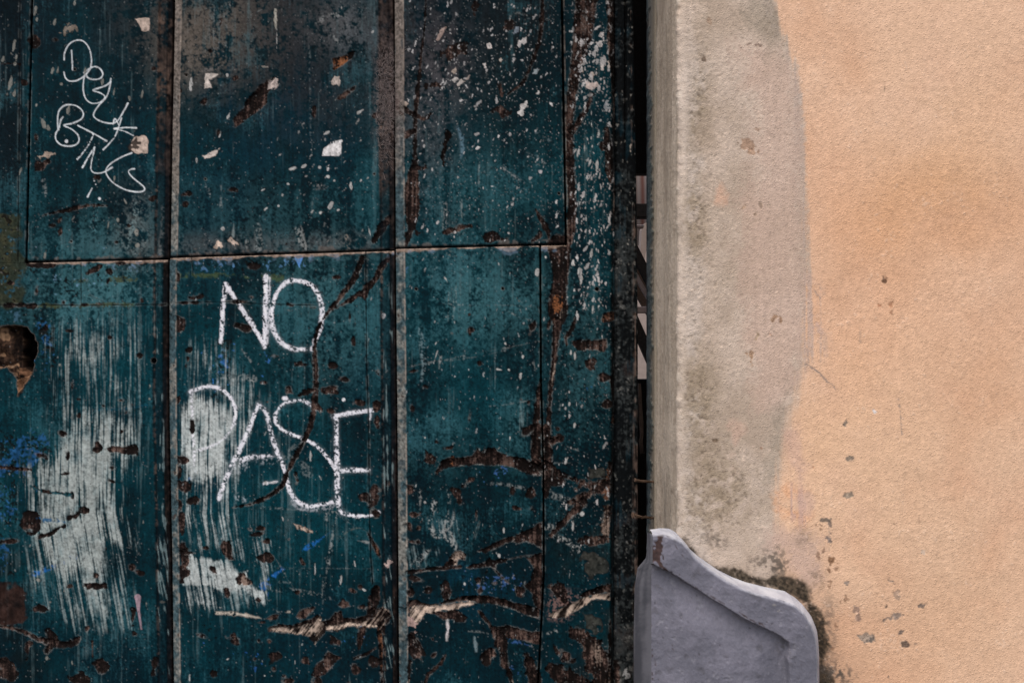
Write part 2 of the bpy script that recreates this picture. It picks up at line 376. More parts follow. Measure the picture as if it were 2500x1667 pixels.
# loose wipes of old white paint
def wipe(c, pts, w, a=.6, col=C(150, 152, 150), thr=-.2, h=.05):
    Rb, sd = R.stroke(P(c, pts), Lw(c, w))
    R.over(Rb, sm(-sd-1.2*RAG[Rb], -2.5, 3)*sm(.6*N4[Rb]+.8*N2[Rb]+.5*ST[Rb], thr-.3, thr+1.6)*a*.85, col, h=h, r=.9)
wipe('D1', [(285, 450), (250, 560), (290, 650), (350, 640), (430, 750)], [40, 34, 40, 70, 30], .75)
wipe('D1', [(365, 365), (370, 480), (350, 600)], [18, 16, 40], .7)
wipe('D1', [(400, 480), (395, 560), (360, 620)], [12, 22, 30], .6)
wipe('D1', [(200, 360), (185, 500)], [26, 12], .55)
wipe('D1', [(1020, 655), (1110, 690), (1170, 740)], [20, 40, 50], .75)
wipe('D1', [(1000, 400), (1120, 430)], 40, .35)
wipe('D1', [(640, 330), (740, 340), (840, 360)], [20, 26, 16], .45)
wipe('D1', [(970, 600), (1010, 600)], 40, .6)
wipe('D1', [(130, 830), (200, 790), (260, 740)], [20, 50, 20], .55)
wipe('D1', [(360, 1160), (365, 1220), (355, 1300)], [10, 26, 6], .95, C(182, 180, 180), -3)
wipe('D1', [(530, 1280), (535, 1330), (540, 1370)], [12, 16, 4], .8, C(130, 150, 156), -3)
wipe('D1', [(980, 1260), (1040, 1245)], [10, 16], .7)
wipe('D1', [(490, 1245), (560, 1250), (640, 1262)], [14, 8, 4], .5)
wipe('C6', [(195, 650), (210, 780), (225, 880), (205, 990)], [26, 50, 40, 14], .45, C(130, 150, 156))
wipe('C6', [(380, 430), (375, 620)], [8, 8], .55)
wipe('C6', [(425, 390), (415, 540), (405, 600)], [14, 14, 6], .6)
wipe('C6', [(130, 900), (400, 850), (700, 790), (960, 740)], 5, .55, thr=-.8)
wipe('C6', [(250, 870), (480, 850), (740, 800)], 4, .45, thr=-.8)
wipe('C6', [(330, 500), (520, 512), (720, 510), (930, 520)], 4, .5, thr=-.5)
wipe('C6', [(740, 540), (830, 585), (920, 610)], 4, .6, thr=-.5)
wipe('C6', [(640, 1155), (740, 1145), (940, 1110)], 4, .6, thr=-.5)
wipe('C6', [(1140, 1050), (1100, 1130), (1080, 1200)], [10, 8, 4], .6)
wipe('C6', [(1100, 1400), (1220, 1440), (1320, 1480)], 4, .6)
wipe('C6', [(910, 760), (915, 840), (930, 940)], [16, 14, 6], .6)
wipe('C6', [(330, 840), (318, 910)], [10, 5], .8, thr=-2)
wipe('C6', [(1000, 1515), (1250, 1515)], 7, .6, thr=-.5)
wipe('C6', [(380, 180), (405, 190)], 30, .5, C(120, 116, 108))
wipe('C2', [(900, 130), (960, 90), (1050, 90)], [40, 30, 20], .5)
wipe('C2', [(940, 210), (980, 205), (1000, 240)], 20, .5)
wipe('C3', [(280, 100), (345, 80)], 10, .5)
wipe('C3', [(700, 95), (750, 75), (810, 95)], 10, .55)
wipe('C3', [(650, 970), (720, 1020), (800, 1075)], [14, 26, 14], .5, C(140, 140, 140))
wipe('C3', [(760, 870), (860, 920), (950, 970)], [14, 26, 10], .4, C(140, 140, 140))
wipe('C3', [(850, 770), (920, 810), (990, 870)], [14, 24, 10], .35, C(120, 132, 136))
wipe('C3', [(400, 740), (425, 840), (415, 920)], [16, 34, 8], .6, C(96, 124, 140), -1)
wipe('C3', [(330, 1180), (325, 1250), (320, 1320)], [16, 26, 30], .55)
wipe('C3', [(420, 1150), (425, 1260)], [8, 10], .5)
wipe('C3', [(525, 880), (520, 1060)], [5, 8], .5)
wipe('C2', [(240, 1060), (245, 1110), (265, 1125)], [8, 14, 20], .7)
wipe('C2', [(330, 1080), (332, 1200)], [12, 12], .55)
wipe('C2', [(405, 1300), (400, 1370)], [10, 18], .7, C(130, 140, 140), -2)
wipe('C2', [(780, 1330), (800, 1400), (830, 1440)], [50, 40, 30], .55)
wipe('C2', [(480, 1400), (480, 1440)], [16, 10], .6)
wipe('C2', [(545, 1300), (550, 1440)], [30, 60], .4)
wipe('C2', [(1060, 1370), (1060, 1440)], [26, 34], .55, C(140, 128, 116))
wipe('C2', [(225, 410), (330, 390)], [20, 26], .5, C(120, 116, 114))
wipe('C2', [(930, 1080), (880, 1080)], 40, .35, C(120, 112, 110))
wipe('C2', [(925, 1310), (935, 1290), (955, 1320)], 8, .5)
wipe('C2', [(840, 190), (845, 400), (850, 700), (870, 1060), (855, 1260)], 5, .6, C(120, 130, 132), -.2)
wipe('C2', [(290, 60), (290, 330)], 5, .4)
wipe('C1', [(560, 1200), (540, 1320)], [40, 60], .3, C(90, 130, 138))
wipe('C1', [(800, 1190), (780, 1290), (730, 1440)], [50, 40, 20], .45, C(120, 142, 144))
wipe('C1', [(255, 1050), (265, 1140)], [30, 14], .45)
wipe('C1', [(940, 1200), (945, 1330), (930, 1470)], [20, 30, 40], .5)
wipe('C5', [(400, 635), (440, 690), (470, 760)], [16, 14, 6], .55)
wipe('C5', [(290, 770), (460, 780)], [30, 40], .4)
wipe('C5', [(445, 780), (460, 830)], [14, 10], .7)
wipe('C5', [(385, 1245), (430, 1200), (560, 1200)], [60, 50, 36], .5, C(160, 166, 172))
wipe('C5', [(380, 1380), (410, 1395)], [40, 40], .6, C(150, 160, 166))
wipe('C5', [(560, 1440), (880, 1460)], 5, .5)
wipe('C5', [(620, 1180), (700, 1100)], 40, .25)
wipe('C5', [(740, 1260), (700, 1230)], 60, .25)
wipe('C8', [(735, 945), (860, 935), (1000, 960), (1180, 1010)], [16, 26, 26, 10], .4)
wipe('C8', [(780, 885), (860, 890)], 12, .35)
wipe('C8', [(740, 700), (830, 850), (910, 970), (1000, 1040)], 4, .5, thr=-.6)
wipe('C8', [(640, 380), (900, 400), (1160, 415)], 8, .5)
wipe('C8', [(1180, 590), (1250, 540), (1320, 520), (1380, 555)], 8, .5, C(120, 112, 100), -.6)
wipe('C8', [(1200, 450), (1290, 510)], [20, 6], .4)
wipe('C8', [(1110, 790), (1080, 880), (1075, 1070)], [20, 26, 10], .45)
wipe('C8', [(1170, 420), (1130, 620), (1110, 760)], [14, 20, 22], .6)
wipe('C8', [(1100, 420), (1100, 500)], [30, 16], .55, thr=-1)
wipe('C8', [(1520, 500), (1505, 560)], [14, 10], .6)
wipe('C8', [(1500, 770), (1540, 730)], [50, 60], .5)
wipe('C8', [(1310, 605), (1385, 620)], [8, 16], .9, thr=-2)
wipe('C8', [(760, 790), (1400, 795)], 3, .45, thr=-.4)
wipe('C8', [(740, 1070), (800, 1100)], [10, 20], .7)
for pts, w in (([(355, 1095), (395, 1095)], 22), ([(415, 1095), (500, 1100), (580, 1115), (655, 1128)], [22, 18, 26, 8]), ([(820, 1088), (850, 1085)], 9)):
    wipe('C8', pts, w, .95, C(196, 184, 170), -2.2, .2)
# pink drip
Rb, sd = R.stroke(P('C7', [(855, 1035), (858, 1060), (862, 1120), (878, 1230)]), Lw('C7', [40, 30, 16, 10]))
R.over(Rb, sm(-sd-.3*N2[Rb], -1, 1), C(140, 120, 130), h=.4, r=.5)

# --- scraps of torn paper and filler
def scrap(c, pts, col, rag=1.0, h=.25, a=1.0):
    Rb, sd = R.poly(P(c, pts)); sd = sd+rag*(N4[Rb]*.8+N2[Rb]*.4)
    tone = 1+.06*N9[Rb]+.05*N4[Rb]
    R.over(Rb, sm(sd-2, 0, 4)*sm(8-sd, 0, 6)*.35, C(20, 22, 22))
    R.over(Rb, sm(-sd, -.8, .8)*a, col*tone[..., None], h=h, r=.95)
PAP, WHT = C(182, 164, 152), C(206, 204, 204)
scrap('C1', [(780, 110), (868, 105), (870, 185), (825, 180), (805, 142)], PAP)
scrap('C1', [(350, 195), (375, 170), (400, 140), (440, 148), (445, 175), (400, 180), (375, 195)], C(126, 116, 106), 3)
scrap('C1', [(775, 800), (840, 785), (858, 800), (856, 890), (790, 892), (752, 862)], PAP)
Rb, sd = R.ell(*P('C1', [(785, 845)])[0], 10, 14, .4); R.over(Rb, sm(-sd-4*N4[Rb], 0, 3)*.9, C(40, 34, 32))
scrap('C1', [(215, 910), (262, 885), (318, 888), (292, 915), (230, 918)], C(150, 134, 122), 2)
scrap('C2', [(238, 425), (325, 430), (288, 455), (262, 462), (280, 510), (238, 512)], C(196, 186, 178), 1)
scrap('C2', [(225, 905), (320, 862), (302, 905), (236, 925)], C(190, 178, 170), 1.5)
scrap('C2', [(918, 905), (926, 865), (960, 838), (1030, 822), (1028, 890), (1015, 905)], WHT, .5)
Rb, sd = R.stroke(P('C2', [(955, 835), (1030, 818)]), 6); R.over(Rb, sm(-sd, -1, 1)*sm(ST[Rb], -.2, .6), C(200, 200, 200))
scrap('C2', [(295, 1437), (312, 1385), (330, 1405), (352, 1430), (345, 1437)], C(188, 170, 156), 1.5)
scrap('C2', [(385, 1390), (425, 1400), (415, 1435), (395, 1425)], C(176, 158, 146), 3)
scrap('C2', [(640, 50), (655, 55), (660, 120), (648, 178), (640, 120)], C(160, 156, 146), 1)
scrap('C2', [(970, 475), (1000, 440), (1028, 470), (1010, 495), (985, 490)], C(180, 168, 160), 2.5)
scrap('C2', [(950, 985), (955, 960), (965, 975)], WHT, 2)
scrap('C2', [(570, 385), (612, 380), (605, 395), (575, 395)], C(132, 128, 122), 2)
scrap('C3', [(270, 235), (285, 200), (300, 155), (328, 160), (315, 190), (290, 235)], C(150, 132, 124), 1.5)
scrap('C3', [(565, 255), (590, 250), (597, 280), (572, 285)], C(196, 188, 184), 1.5)
scrap('C3', [(745, 270), (750, 235), (775, 222), (802, 228), (800, 255), (780, 262), (770, 245), (755, 275)], C(190, 186, 184), 2.2)
scrap('C3', [(545, 370), (558, 360), (568, 395), (550, 395)], C(192, 186, 182), 1.5)
scrap('C3', [(635, 350), (660, 335), (682, 340), (650, 358)], C(170, 160, 152), 2)
scrap('C3', [(355, 420), (385, 390), (395, 400), (375, 435)], C(160, 146, 136), 2)
scrap('C3', [(365, 465), (385, 445), (400, 455), (380, 475)], C(196, 190, 186), 1.5)
scrap('C3', [(390, 490), (420, 462), (430, 475), (400, 502)], C(186, 178, 172), 2)
scrap('C3', [(440, 455), (465, 440), (462, 460), (445, 475)], C(150, 140, 134), 2)
scrap('C3', [(745, 660), (762, 620), (785, 600), (800, 570), (808, 595), (780, 640), (765, 680)], C(196, 192, 190), 2.6)
scrap('C3', [(858, 545), (870, 515), (875, 540)], C(180, 176, 174), 2)
scrap('C3', [(925, 595), (950, 590), (945, 615)], WHT, 1.5)
scrap('C3', [(835, 425), (845, 405), (868, 400), (855, 430)], C(140, 150, 154), 2)
scrap('C3', [(720, 200), (735, 150), (748, 160), (742, 205)], C(120, 130, 140), 2)
scrap('C3', [(500, 865), (515, 848), (530, 855), (510, 868)], WHT, 1)
scrap('C3', [(628, 800), (635, 782), (642, 788), (634, 806)], WHT, 1)
scrap('C3', [(868, 990), (888, 985), (885, 1005), (872, 1008)], C(180, 176, 180), 1.5)
scrap('C3', [(590, 1080), (612, 1078), (605, 1090)], WHT, 1)
scrap('C3', [(88, 585), (102, 590), (108, 605), (95, 622)], C(176, 160, 148), 1)
scrap('E6', [(180, 740), (210, 755), (290, 740), (295, 775), (250, 810), (210, 825), (185, 800)], C(188, 174, 168), 3)
scrap('E6', [(262, 270), (290, 240), (320, 235), (310, 255), (280, 275), (265, 300)], C(180, 176, 174), 1.5)
scrap('E6', [(300, 390), (320, 330), (345, 290), (350, 320), (330, 400), (360, 380), (340, 410), (310, 410)], C(190, 186, 184), 4)
scrap('E6', [(315, 600), (335, 580), (355, 600), (350, 640), (330, 640)], C(186, 178, 172), 3)
scrap('E6', [(375, 620), (395, 560), (410, 590), (405, 630)], C(188, 178, 170), 3)
scrap('E6', [(215, 690), (245, 650), (262, 680), (240, 705)], C(180, 168, 160), 3)
scrap('E6', [(265, 660), (285, 630), (290, 660), (275, 680)], C(186, 176, 170), 3)
scrap('E6', [(135, 640), (165, 590), (175, 620), (150, 645)], C(176, 164, 154), 4)
scrap('E6', [(360, 935), (380, 910), (400, 940), (410, 985), (380, 980)], C(140, 146, 150), 5)
scrap('E6', [(390, 1120), (420, 1110), (425, 1150), (400, 1150)], C(160, 160, 160), 3)

# --- writing: chalk
def chalk(pts, w, a=.95, hole=-.75, c='C5', curve=True):
    Rb, sd = R.stroke(P(c, pts), Lw(c, w), curve=curve)
    sd = sd+1.1*N4[Rb]+.7*N2[Rb]
    m = sm(-sd, -1.4, 1.8)*sm(.95*N2[Rb]+.7*N4[Rb]+.35*N9[Rb]+np.clip(-sd, 0, 4)*.22, hole-.1, hole+1.5)*a
    R.over(Rb, m, C(214, 214, 222), h=.1, r=1.)
    R.over(Rb, sm(8-sd, 0, 12)*.12*sm(N20[Rb], -1, 1), C(170, 178, 186))
def letters():
    chalk([(316, 300), (303, 400), (298, 500), (292, 595)], [26, 24, 26, 24], hole=-1.1)
    chalk([(318, 305), (370, 385), (440, 490), (510, 605)], [30, 22, 24, 24], hole=-1.1)
    chalk([(520, 262), (520, 400), (516, 500), (514, 620)], [28, 30, 26, 22], hole=-.9)
    chalk([(540, 270), (538, 400), (534, 500), (528, 600)], [14, 10, 14, 14], .7, hole=-.7)
    chalk([(720, 632), (655, 630), (600, 598), (562, 540), (550, 470), (560, 390), (590, 325), (640, 285), (710, 288), (765, 318), (798, 385), (808, 455), (795, 530), (772, 590), (755, 635)],
          [20, 24, 26, 28, 26, 24, 22, 26, 26, 24, 26, 28, 24, 24, 22], hole=-1.1)
    chalk([(140, 850), (146, 950), (140, 1020), (152, 1090), (156, 1180), (154, 1240)], [20, 18, 20, 20, 18, 10], .85, -.35)
    chalk([(133, 850), (185, 830), (240, 822), (300, 840), (345, 885), (368, 950), (360, 1010)], [20, 22, 22, 22, 22, 22, 20], .95, -.6)
    chalk([(355, 1020), (310, 1085), (235, 1130), (165, 1148)], [18, 14, 18, 20], .75, -.4)
    chalk([(282, 1395), (310, 1310), (365, 1190), (425, 1060), (462, 970), (485, 912)], [26, 28, 30, 26, 24, 20], .95, -.7)
    chalk([(485, 912), (522, 955), (545, 1050), (575, 1145), (600, 1205), (622, 1265)], [22, 26, 24, 26, 26, 20], .95, -.6)
    chalk([(362, 1215), (430, 1185), (500, 1178), (595, 1170)], [40, 26, 22, 18], .8, -.3)
    chalk([(775, 940), (735, 905), (685, 892), (620, 905)], [18, 20, 20, 16], .9, -.6)
    chalk([(612, 882), (625, 884)], 20, 1., -1.5)
    chalk([(610, 910), (578, 945), (568, 980), (585, 1025), (640, 1060), (720, 1090), (790, 1135), (840, 1190), (870, 1240)], [16, 18, 22, 22, 20, 20, 22, 22, 18], .95, -.65)
    chalk([(625, 1290), (650, 1365), (690, 1412), (745, 1432), (810, 1422), (872, 1408)], [22, 26, 26, 26, 22, 20], .95, -.7)
    chalk([(865, 975), (930, 962), (1000, 950), (1060, 945)], [26, 26, 24, 24], .95, -.7)
    chalk([(1056, 945), (1052, 990)], [10, 12], .9, -1.)
    chalk([(880, 975), (880, 1090), (884, 1200), (886, 1320), (892, 1420), (908, 1465)], [22, 26, 32, 30, 28, 22], .95, -.45)
    chalk([(890, 1252), (960, 1248), (1045, 1250)], [26, 28, 24], .95, -.7)
    chalk([(905, 1465), (970, 1480), (1045, 1482)], [22, 24, 20], .95, -.7)
    chalk([(1052, 1478), (1098, 1462)], [20, 22], .95, -.6)
    chalk([(515, 1318), (560, 1310), (580, 1306)], [18, 12, 6], .9, -1.2)
    chalk([(660, 1410), (700, 1440), (780, 1445), (860, 1430)], 34, .25, .1)
letters()
for (u, v, rr) in ((1121, 462, 12), (918, 890, 9)):
    Rb, sd = R.ell(*P('C5', [(u, v)])[0], rr/2.09, rr*1.15/2.09); R.over(Rb, sm(-sd-.5*N4[Rb], -.6, .8), C(214, 216, 220), h=.3)
# --- writing: thin white marker
def pen(pts, w=9.5, dry=-9.):
    Rb, sd = R.stroke(P('C1', pts), Lw('C1', np.asarray(w, float)*.76))
    m = sm(-sd-.25*N4[Rb], -.75, .75)
    if dry > -5: m = m*sm(N4[Rb]+.6*N2[Rb], dry, dry+.7)
    R.over(Rb, m*.95, C(208, 214, 218), h=.05, r=.5)
pen([(415, 295), (418, 350), (421, 408)])
pen([(372, 350), (374, 310), (398, 262), (440, 236), (485, 242), (516, 280), (529, 330), (528, 385), (510, 420), (480, 450), (440, 470), (400, 470), (378, 450), (371, 420)])
pen([(487, 424), (515, 402), (550, 388), (582, 402), (596, 432), (582, 456), (545, 463), (512, 454), (494, 432), (484, 480), (484, 530), (498, 575), (530, 599), (575, 597), (603, 578), (607, 558), (580, 540), (540, 525), (575, 512), (615, 497), (643, 475)])
pen([(643, 458), (636, 510), (616, 565), (575, 610), (548, 650), (545, 678), (580, 703), (640, 717), (680, 704), (715, 650), (742, 600)], [12, 9, 9, 9, 9, 9, 9, 10, 9, 9, 13])
pen([(705, 686), (690, 735), (668, 790), (630, 838), (598, 870)], [10, 9, 8, 8, 12], -1.2)
pen([(655, 720), (668, 690), (690, 735), (662, 748), (720, 742), (790, 743)], [9, 8, 8, 9, 8, 12])
pen([(664, 750), (720, 762), (775, 788)], [8, 7, 6])
pen([(365, 680), (352, 700), (338, 755), (334, 690), (345, 640), (380, 611), (430, 611), (468, 633), (483, 662), (470, 692), (420, 716), (370, 728), (415, 750), (450, 782), (458, 815), (440, 840), (400, 849), (352, 840), (325, 812), (322, 780), (345, 738)])
pen([(452, 729), (520, 764), (560, 785), (618, 819)], [11, 9, 8, 12])
pen([(542, 775), (525, 820), (490, 875), (448, 924)], [10, 8, 8, 13], -1.1)
pen([(478, 972), (510, 915), (548, 856)], [14, 10, 14], -1.3)
pen([(548, 856), (538, 905), (528, 955), (530, 990), (555, 1005), (600, 1000), (650, 972)], [10, 7, 7, 8, 8, 9, 13])
pen([(765, 888), (705, 912), (645, 948), (615, 985), (622, 1020), (660, 1064), (725, 1100), (795, 1114), (835, 1106), (832, 1082), (790, 1048), (755, 1015), (746, 995), (758, 984), (780, 980)])
pen([(533, 1093), (522, 1115), (508, 1142)], [6, 8, 12])
for u, v, rr in ((385, 820, 10), (577, 1153, 8), (555, 1070, 3), (546, 1050, 3)):
    Rb, sd = R.ell(*P('C1', [(u, v)])[0], rr/2.376, rr/2.376); R.over(Rb, sm(-sd, -.8, .8), C(210, 214, 218))

# --- bare wood: chips, gouges, rot
WD0, WD1, WD2, WL = C(18, 14, 13), C(46, 35, 32), C(78, 63, 57), C(176, 158, 144)
GRAIN = sm(.42+.15*GR+.13*N9+.12*N20+.12*N2, 0, 1)
def wood(Rb, sd, depth=1.2, light=0., lip=.55, tone=1., rag=1.0, orange=0., grain=None, tw=0.):
    sd = sd+rag*RAG[Rb]*1.25
    g = GRAIN[Rb] if grain is None else grain
    c = WD0+sm(g, .05, .75)[..., None]*(WD1-WD0)
    c = c+sm(g, .55, 1.05)[..., None]*(WD2-c)
    if light:
        c = c+(sm(g+(light-.5), .15, .95)*min(1, light*1.2))[..., None]*(WL-c)
    if orange: c = c+(sm(g, .3, .8)*orange)[..., None]*(C(120, 74, 44)-c)
    ring = np.exp(-((sd-1.0)/1.3)**2)*sm(N9[Rb]*.7+N4[Rb]*.5, -.5, .9)*lip
    R.over(Rb, ring*.8, C(112, 108, 105))
    m = sm(-sd, -.7, .9)
    R.over(Rb, m, c*tone, r=.9)
    R.hgt[Rb] += -depth*sm(-sd, -.6, 1.6)-depth*.6*sm(-sd, 1.5, 9)+m*(g-.5)*.7*(1 if depth > .6 else .3)+np.exp(-((sd-1.5)/2.)**2)*.42*lip*sm(N9[Rb]+.5*N20[Rb], -1.2, .8)
def chip(c, u, v, rx, ry, ang=0., **k):
    s = CR[c][2]; q = P(c, [(u, v)])[0]
    Rb, sd = R.ell(q[0], q[1], rx/s, ry/s, ang)
    Rq = Rb; q_ = min(rx, ry)/s; sdw = sd+(N20[Rq]*1.3+N9[Rq]*1.0)*min(2.6, q_*.30)+abs(N9[Rq])*min(1., q_*.1)
    k['tone'] = k.get('tone', 1.)*1.35; k.setdefault('rag', min(1., .3+min(rx, ry)/s/14)); wood(Rq, sdw, **k)
def gouge(c, pts, w, **k):
    Rb, sd = R.stroke(P(c, pts), Lw(c, w)); wood(Rb, sd, **k)
def pchip(c, pts, **k):
    Rb, sd = R.poly(P(c, pts)); wood(Rb, sd, **k)

# hatch, middle plank
pchip('C2', [(400, 690), (440, 650), (500, 570), (550, 500), (600, 465), (640, 450), (632, 500), (600, 540), (595, 600), (560, 640), (500, 675), (450, 715), (412, 742)], depth=2.2, tone=1.25, lip=.4)
scrap('C2', [(600, 500), (625, 455), (655, 448), (660, 490), (640, 520), (615, 515)], C(172, 160, 154), 4)
pchip('C2', [(975, 340), (1040, 325), (1105, 302), (1085, 345), (1040, 385), (985, 405)], depth=2, orange=.85, light=.25)
pchip('C2', [(1000, 572), (1050, 530), (1115, 498), (1105, 525), (1050, 565), (1010, 580)], depth=1.5, tone=1.1)
gouge('C2', [(1300, 1270), (1260, 1330), (1215, 1400)], [40, 50, 24], depth=1.5)
for u, v, rx, ry in ((335, 130, 18, 32), (235, 585, 20, 18), (415, 455, 16, 14), (875, 655, 12, 34), (130, 1130, 24, 16), (122, 1178, 20, 22), (400, 1100, 20, 12), (400, 830, 20, 10),
                     (128, 436, 8, 10), (240, 1040, 9, 9), (95, 530, 8, 10), (1220, 1010, 8, 14), (268, 297, 8, 8), (1200, 250, 10, 12), (1220, 670, 24, 14), (230, 1390, 10, 8), (710, 1415, 8, 8), (315, 770, 8, 12)):
    chip('C2', u, v, rx, ry, depth=1., lip=.35)
pchip('C2', [(470, 600), (520, 545), (500, 590), (490, 620)], depth=.6, tone=1.3)
# hatch, right plank
gouge('C3', [(215, -40), (205, 150), (185, 330), (170, 480), (155, 640), (150, 800), (150, 960)], [8, 10, 12, 22, 26, 24, 30], depth=1.2, lip=.3)
gouge('C3', [(150, 940), (130, 1100), (135, 1220), (125, 1330), (100, 1420)], [30, 90, 80, 40, 20], depth=1.4, tone=1.2)
gouge('C3', [(95, 640), (140, 660), (200, 690), (240, 660)], [30, 30, 20, 10], depth=1.)
gouge('C3', [(100, 780), (150, 760)], [50, 30], depth=1., lip=.3)
gouge('C3', [(890, -40), (885, 120), (872, 230), (840, 330), (800, 430), (765, 490), (690, 545)], [22, 26, 20, 18, 18, 20, 8], depth=1., lip=.35)
gouge('C3', [(340, 780), (320, 860), (315, 960)], [34, 24, 8], depth=.5, lip=0, tone=.5, rag=1.6)
pchip('C3', [(310, 1345), (340, 1325), (385, 1320), (405, 1298), (440, 1308), (475, 1300), (478, 1315), (440, 1325), (400, 1348), (345, 1360), (315, 1358)], depth=1.6)
pchip('C3', [(545, 1375), (565, 1348), (600, 1340), (630, 1350), (645, 1380), (690, 1385), (660, 1402), (620, 1395), (590, 1408), (555, 1400)], depth=1.6, tone=1.2)
gouge('C3', [(850, 1215), (875, 1260), (900, 1310), (925, 1350), (930, 1410)], [6, 24, 30, 20, 8], depth=1.2)
gouge('C3', [(830, 1400), (870, 1370), (875, 1350)], [20, 30, 20], depth=1.)
for u, v, rx, ry in ((655, 650, 26, 40), (650, 520, 12, 40), (690, 150, 30, 26), (385, 300, 60, 40), (490, 60, 14, 40), (410, 270, 20, 14), (260, 495, 40, 12), (985, 1120, 8, 8), (105, 1350, 60, 6), (200, 980, 30, 20)):
    chip('C3', u, v, rx, ry, depth=.6, lip=.2, rag=2.2, tone=1.15)
# outer stile: rotten edges
gouge('C3', [(1135, -60), (1125, 100), (1105, 260), (1080, 420), (1060, 560), (1045, 700), (1050, 860), (1052, 1000), (1060, 1150), (1058, 1300), (1045, 1400)],
      [110, 100, 80, 64, 56, 44, 44, 50, 46, 50, 40], depth=1.8, lip=.7)
gouge('C3', [(1175, 550), (1150, 620), (1110, 690), (1060, 770)], [16, 26, 34, 30], depth=1.4, lip=.7)
gouge('C3', [(1180, -60), (1170, 60), (1160, 200), (1130, 330)], [70, 60, 40, 20], depth=1.6, tone=1.3)
gouge('C3', [(1285, -60), (1290, 120), (1288, 250), (1300, 400), (1306, 560), (1312, 700)], [50, 46, 50, 30, 20, 12], depth=1.5, light=.12, tone=1.3, lip=.4)
gouge('C3', [(1312, 620), (1316, 800), (1316, 1000), (1305, 1200), (1296, 1330)], [12, 14, 14, 12, 10], depth=.4, light=.5, lip=.2)
gouge('C3', [(1262, 750), (1272, 850), (1280, 980), (1290, 1050)], [34, 40, 56, 26], depth=1.5, lip=.3)
gouge('C3', [(1330, 1250), (1340, 1400), (1345, 1568)], [30, 50, 60], depth=1.6, lip=.3)
chip('C3', 1232, 845, 16, 22, depth=1.2)
gouge('C6', [(1085, 135), (1095, 220), (1095, 330), (1085, 420), (1078, 500), (1080, 560), (1075, 620)], [150, 120, 92, 96, 124, 118, 64], depth=1.8, tone=1.1)
gouge('C6', [(1080, 460), (1078, 530), (1075, 590)], [60, 90, 60], depth=.6, orange=.8, light=.15, lip=0)
gouge('C6', [(1110, 540), (1095, 610)], [30, 16], depth=.2, light=.7, lip=0)
gouge('C6', [(1075, 620), (1062, 750), (1048, 900), (1035, 1020), (1025, 1150), (1018, 1300), (1010, 1400), (1005, 1568)], [60, 40, 30, 28, 24, 30, 40, 60], depth=1.3, lip=.6)
gouge('C6', [(1060, 880), (1045, 960), (1030, 1040)], [10, 14, 10], depth=.1, light=.6, lip=0)
gouge('C6', [(968, 980), (955, 1080), (945, 1200), (940, 1330), (935, 1450), (940, 1568)], [8, 30, 36, 60, 60, 60], depth=1.5, lip=.4)
gouge('C6', [(1190, 600), (1165, 660), (1130, 720), (1135, 760)], [20, 26, 24, 14], depth=1.2)
pchip('C6', [(1170, 742), (1210, 735), (1300, 735), (1390, 725), (1396, 768), (1370, 808), (1310, 795), (1220, 798), (1185, 775)], depth=1.8, tone=1.2, lip=.8)
pchip('C6', [(1352, 600), (1375, 562), (1440, 545), (1470, 500), (1478, 560), (1460, 605), (1400, 612), (1365, 620)], depth=1.6, orange=.25, lip=.8)
chip('C6', 1292, 885, 34, 36, depth=1.1, rag=2, tone=1.2)
gouge('C6', [(1470, 440), (1480, 560), (1465, 700), (1470, 860), (1450, 1000), (1460, 1150), (1440, 1250)], [30, 50, 50, 36, 80, 40, 40], depth=1.5, orange=.2, lip=.5)
for u, v, rx, ry, a in ((512, 570, 16, 14, 0), (517, 670, 20, 16, -.4), (580, 882, 12, 12, 0), (915, 650, 14, 36, .35), (150, 932, 44, 9, -.2), (515, 1215, 10, 40, .1), (840, 1112, 14, 12, 0), (892, 1130, 9, 14, 0),
                        (235, 1030, 12, 7, .3), (145, 1165, 8, 14, 0), (370, 1425, 34, 18, 0), (305, 1382, 8, 6, 0), (1065, 1370, 34, 22, -.5), (1075, 1298, 8, 8, 0), (400, 690, 8, 8, 0), (1390, 1145, 20, 22, 0), (890, 1300, 30, 14, -.5), (1365, 970, 30, 22, 0), (1020, 640, 8, 26, .2)):
    chip('C6', u, v, rx, ry, a, depth=1., lip=.6)
def hole(c, u, v, r, dep=7):
    q = P(c, [(u, v)])[0]; rr = r/CR[c][2]
    Rb, sd = R.ell(q[0], q[1], rr, rr, 0, 8); sd = sd+.35*N4[Rb]
    R.over(Rb, sm(-sd, -2.4, -1)*.5, C(110, 104, 98)); R.over(Rb, sm(-sd, -.5, .8), C(12, 9, 8)); R.hgt[Rb] -= dep*sm(-sd, -.3, 1.8)
for h_ in (('C6', 724, 404, 9), ('C6', 1326, 408, 12), ('C6', 172, 408, 7), ('C2', 128, 436, 6), ('C2', 240, 1040, 6), ('C3', 985, 1122, 6), ('C6', 830, 482, 4), ('E3', 95, 1450, 38), ('C4', 455, 235, 7), ('C4', 660, 1282, 6), ('C1', 432, 402, 7), ('C2', 1220, 1010, 6)): hole(*h_)
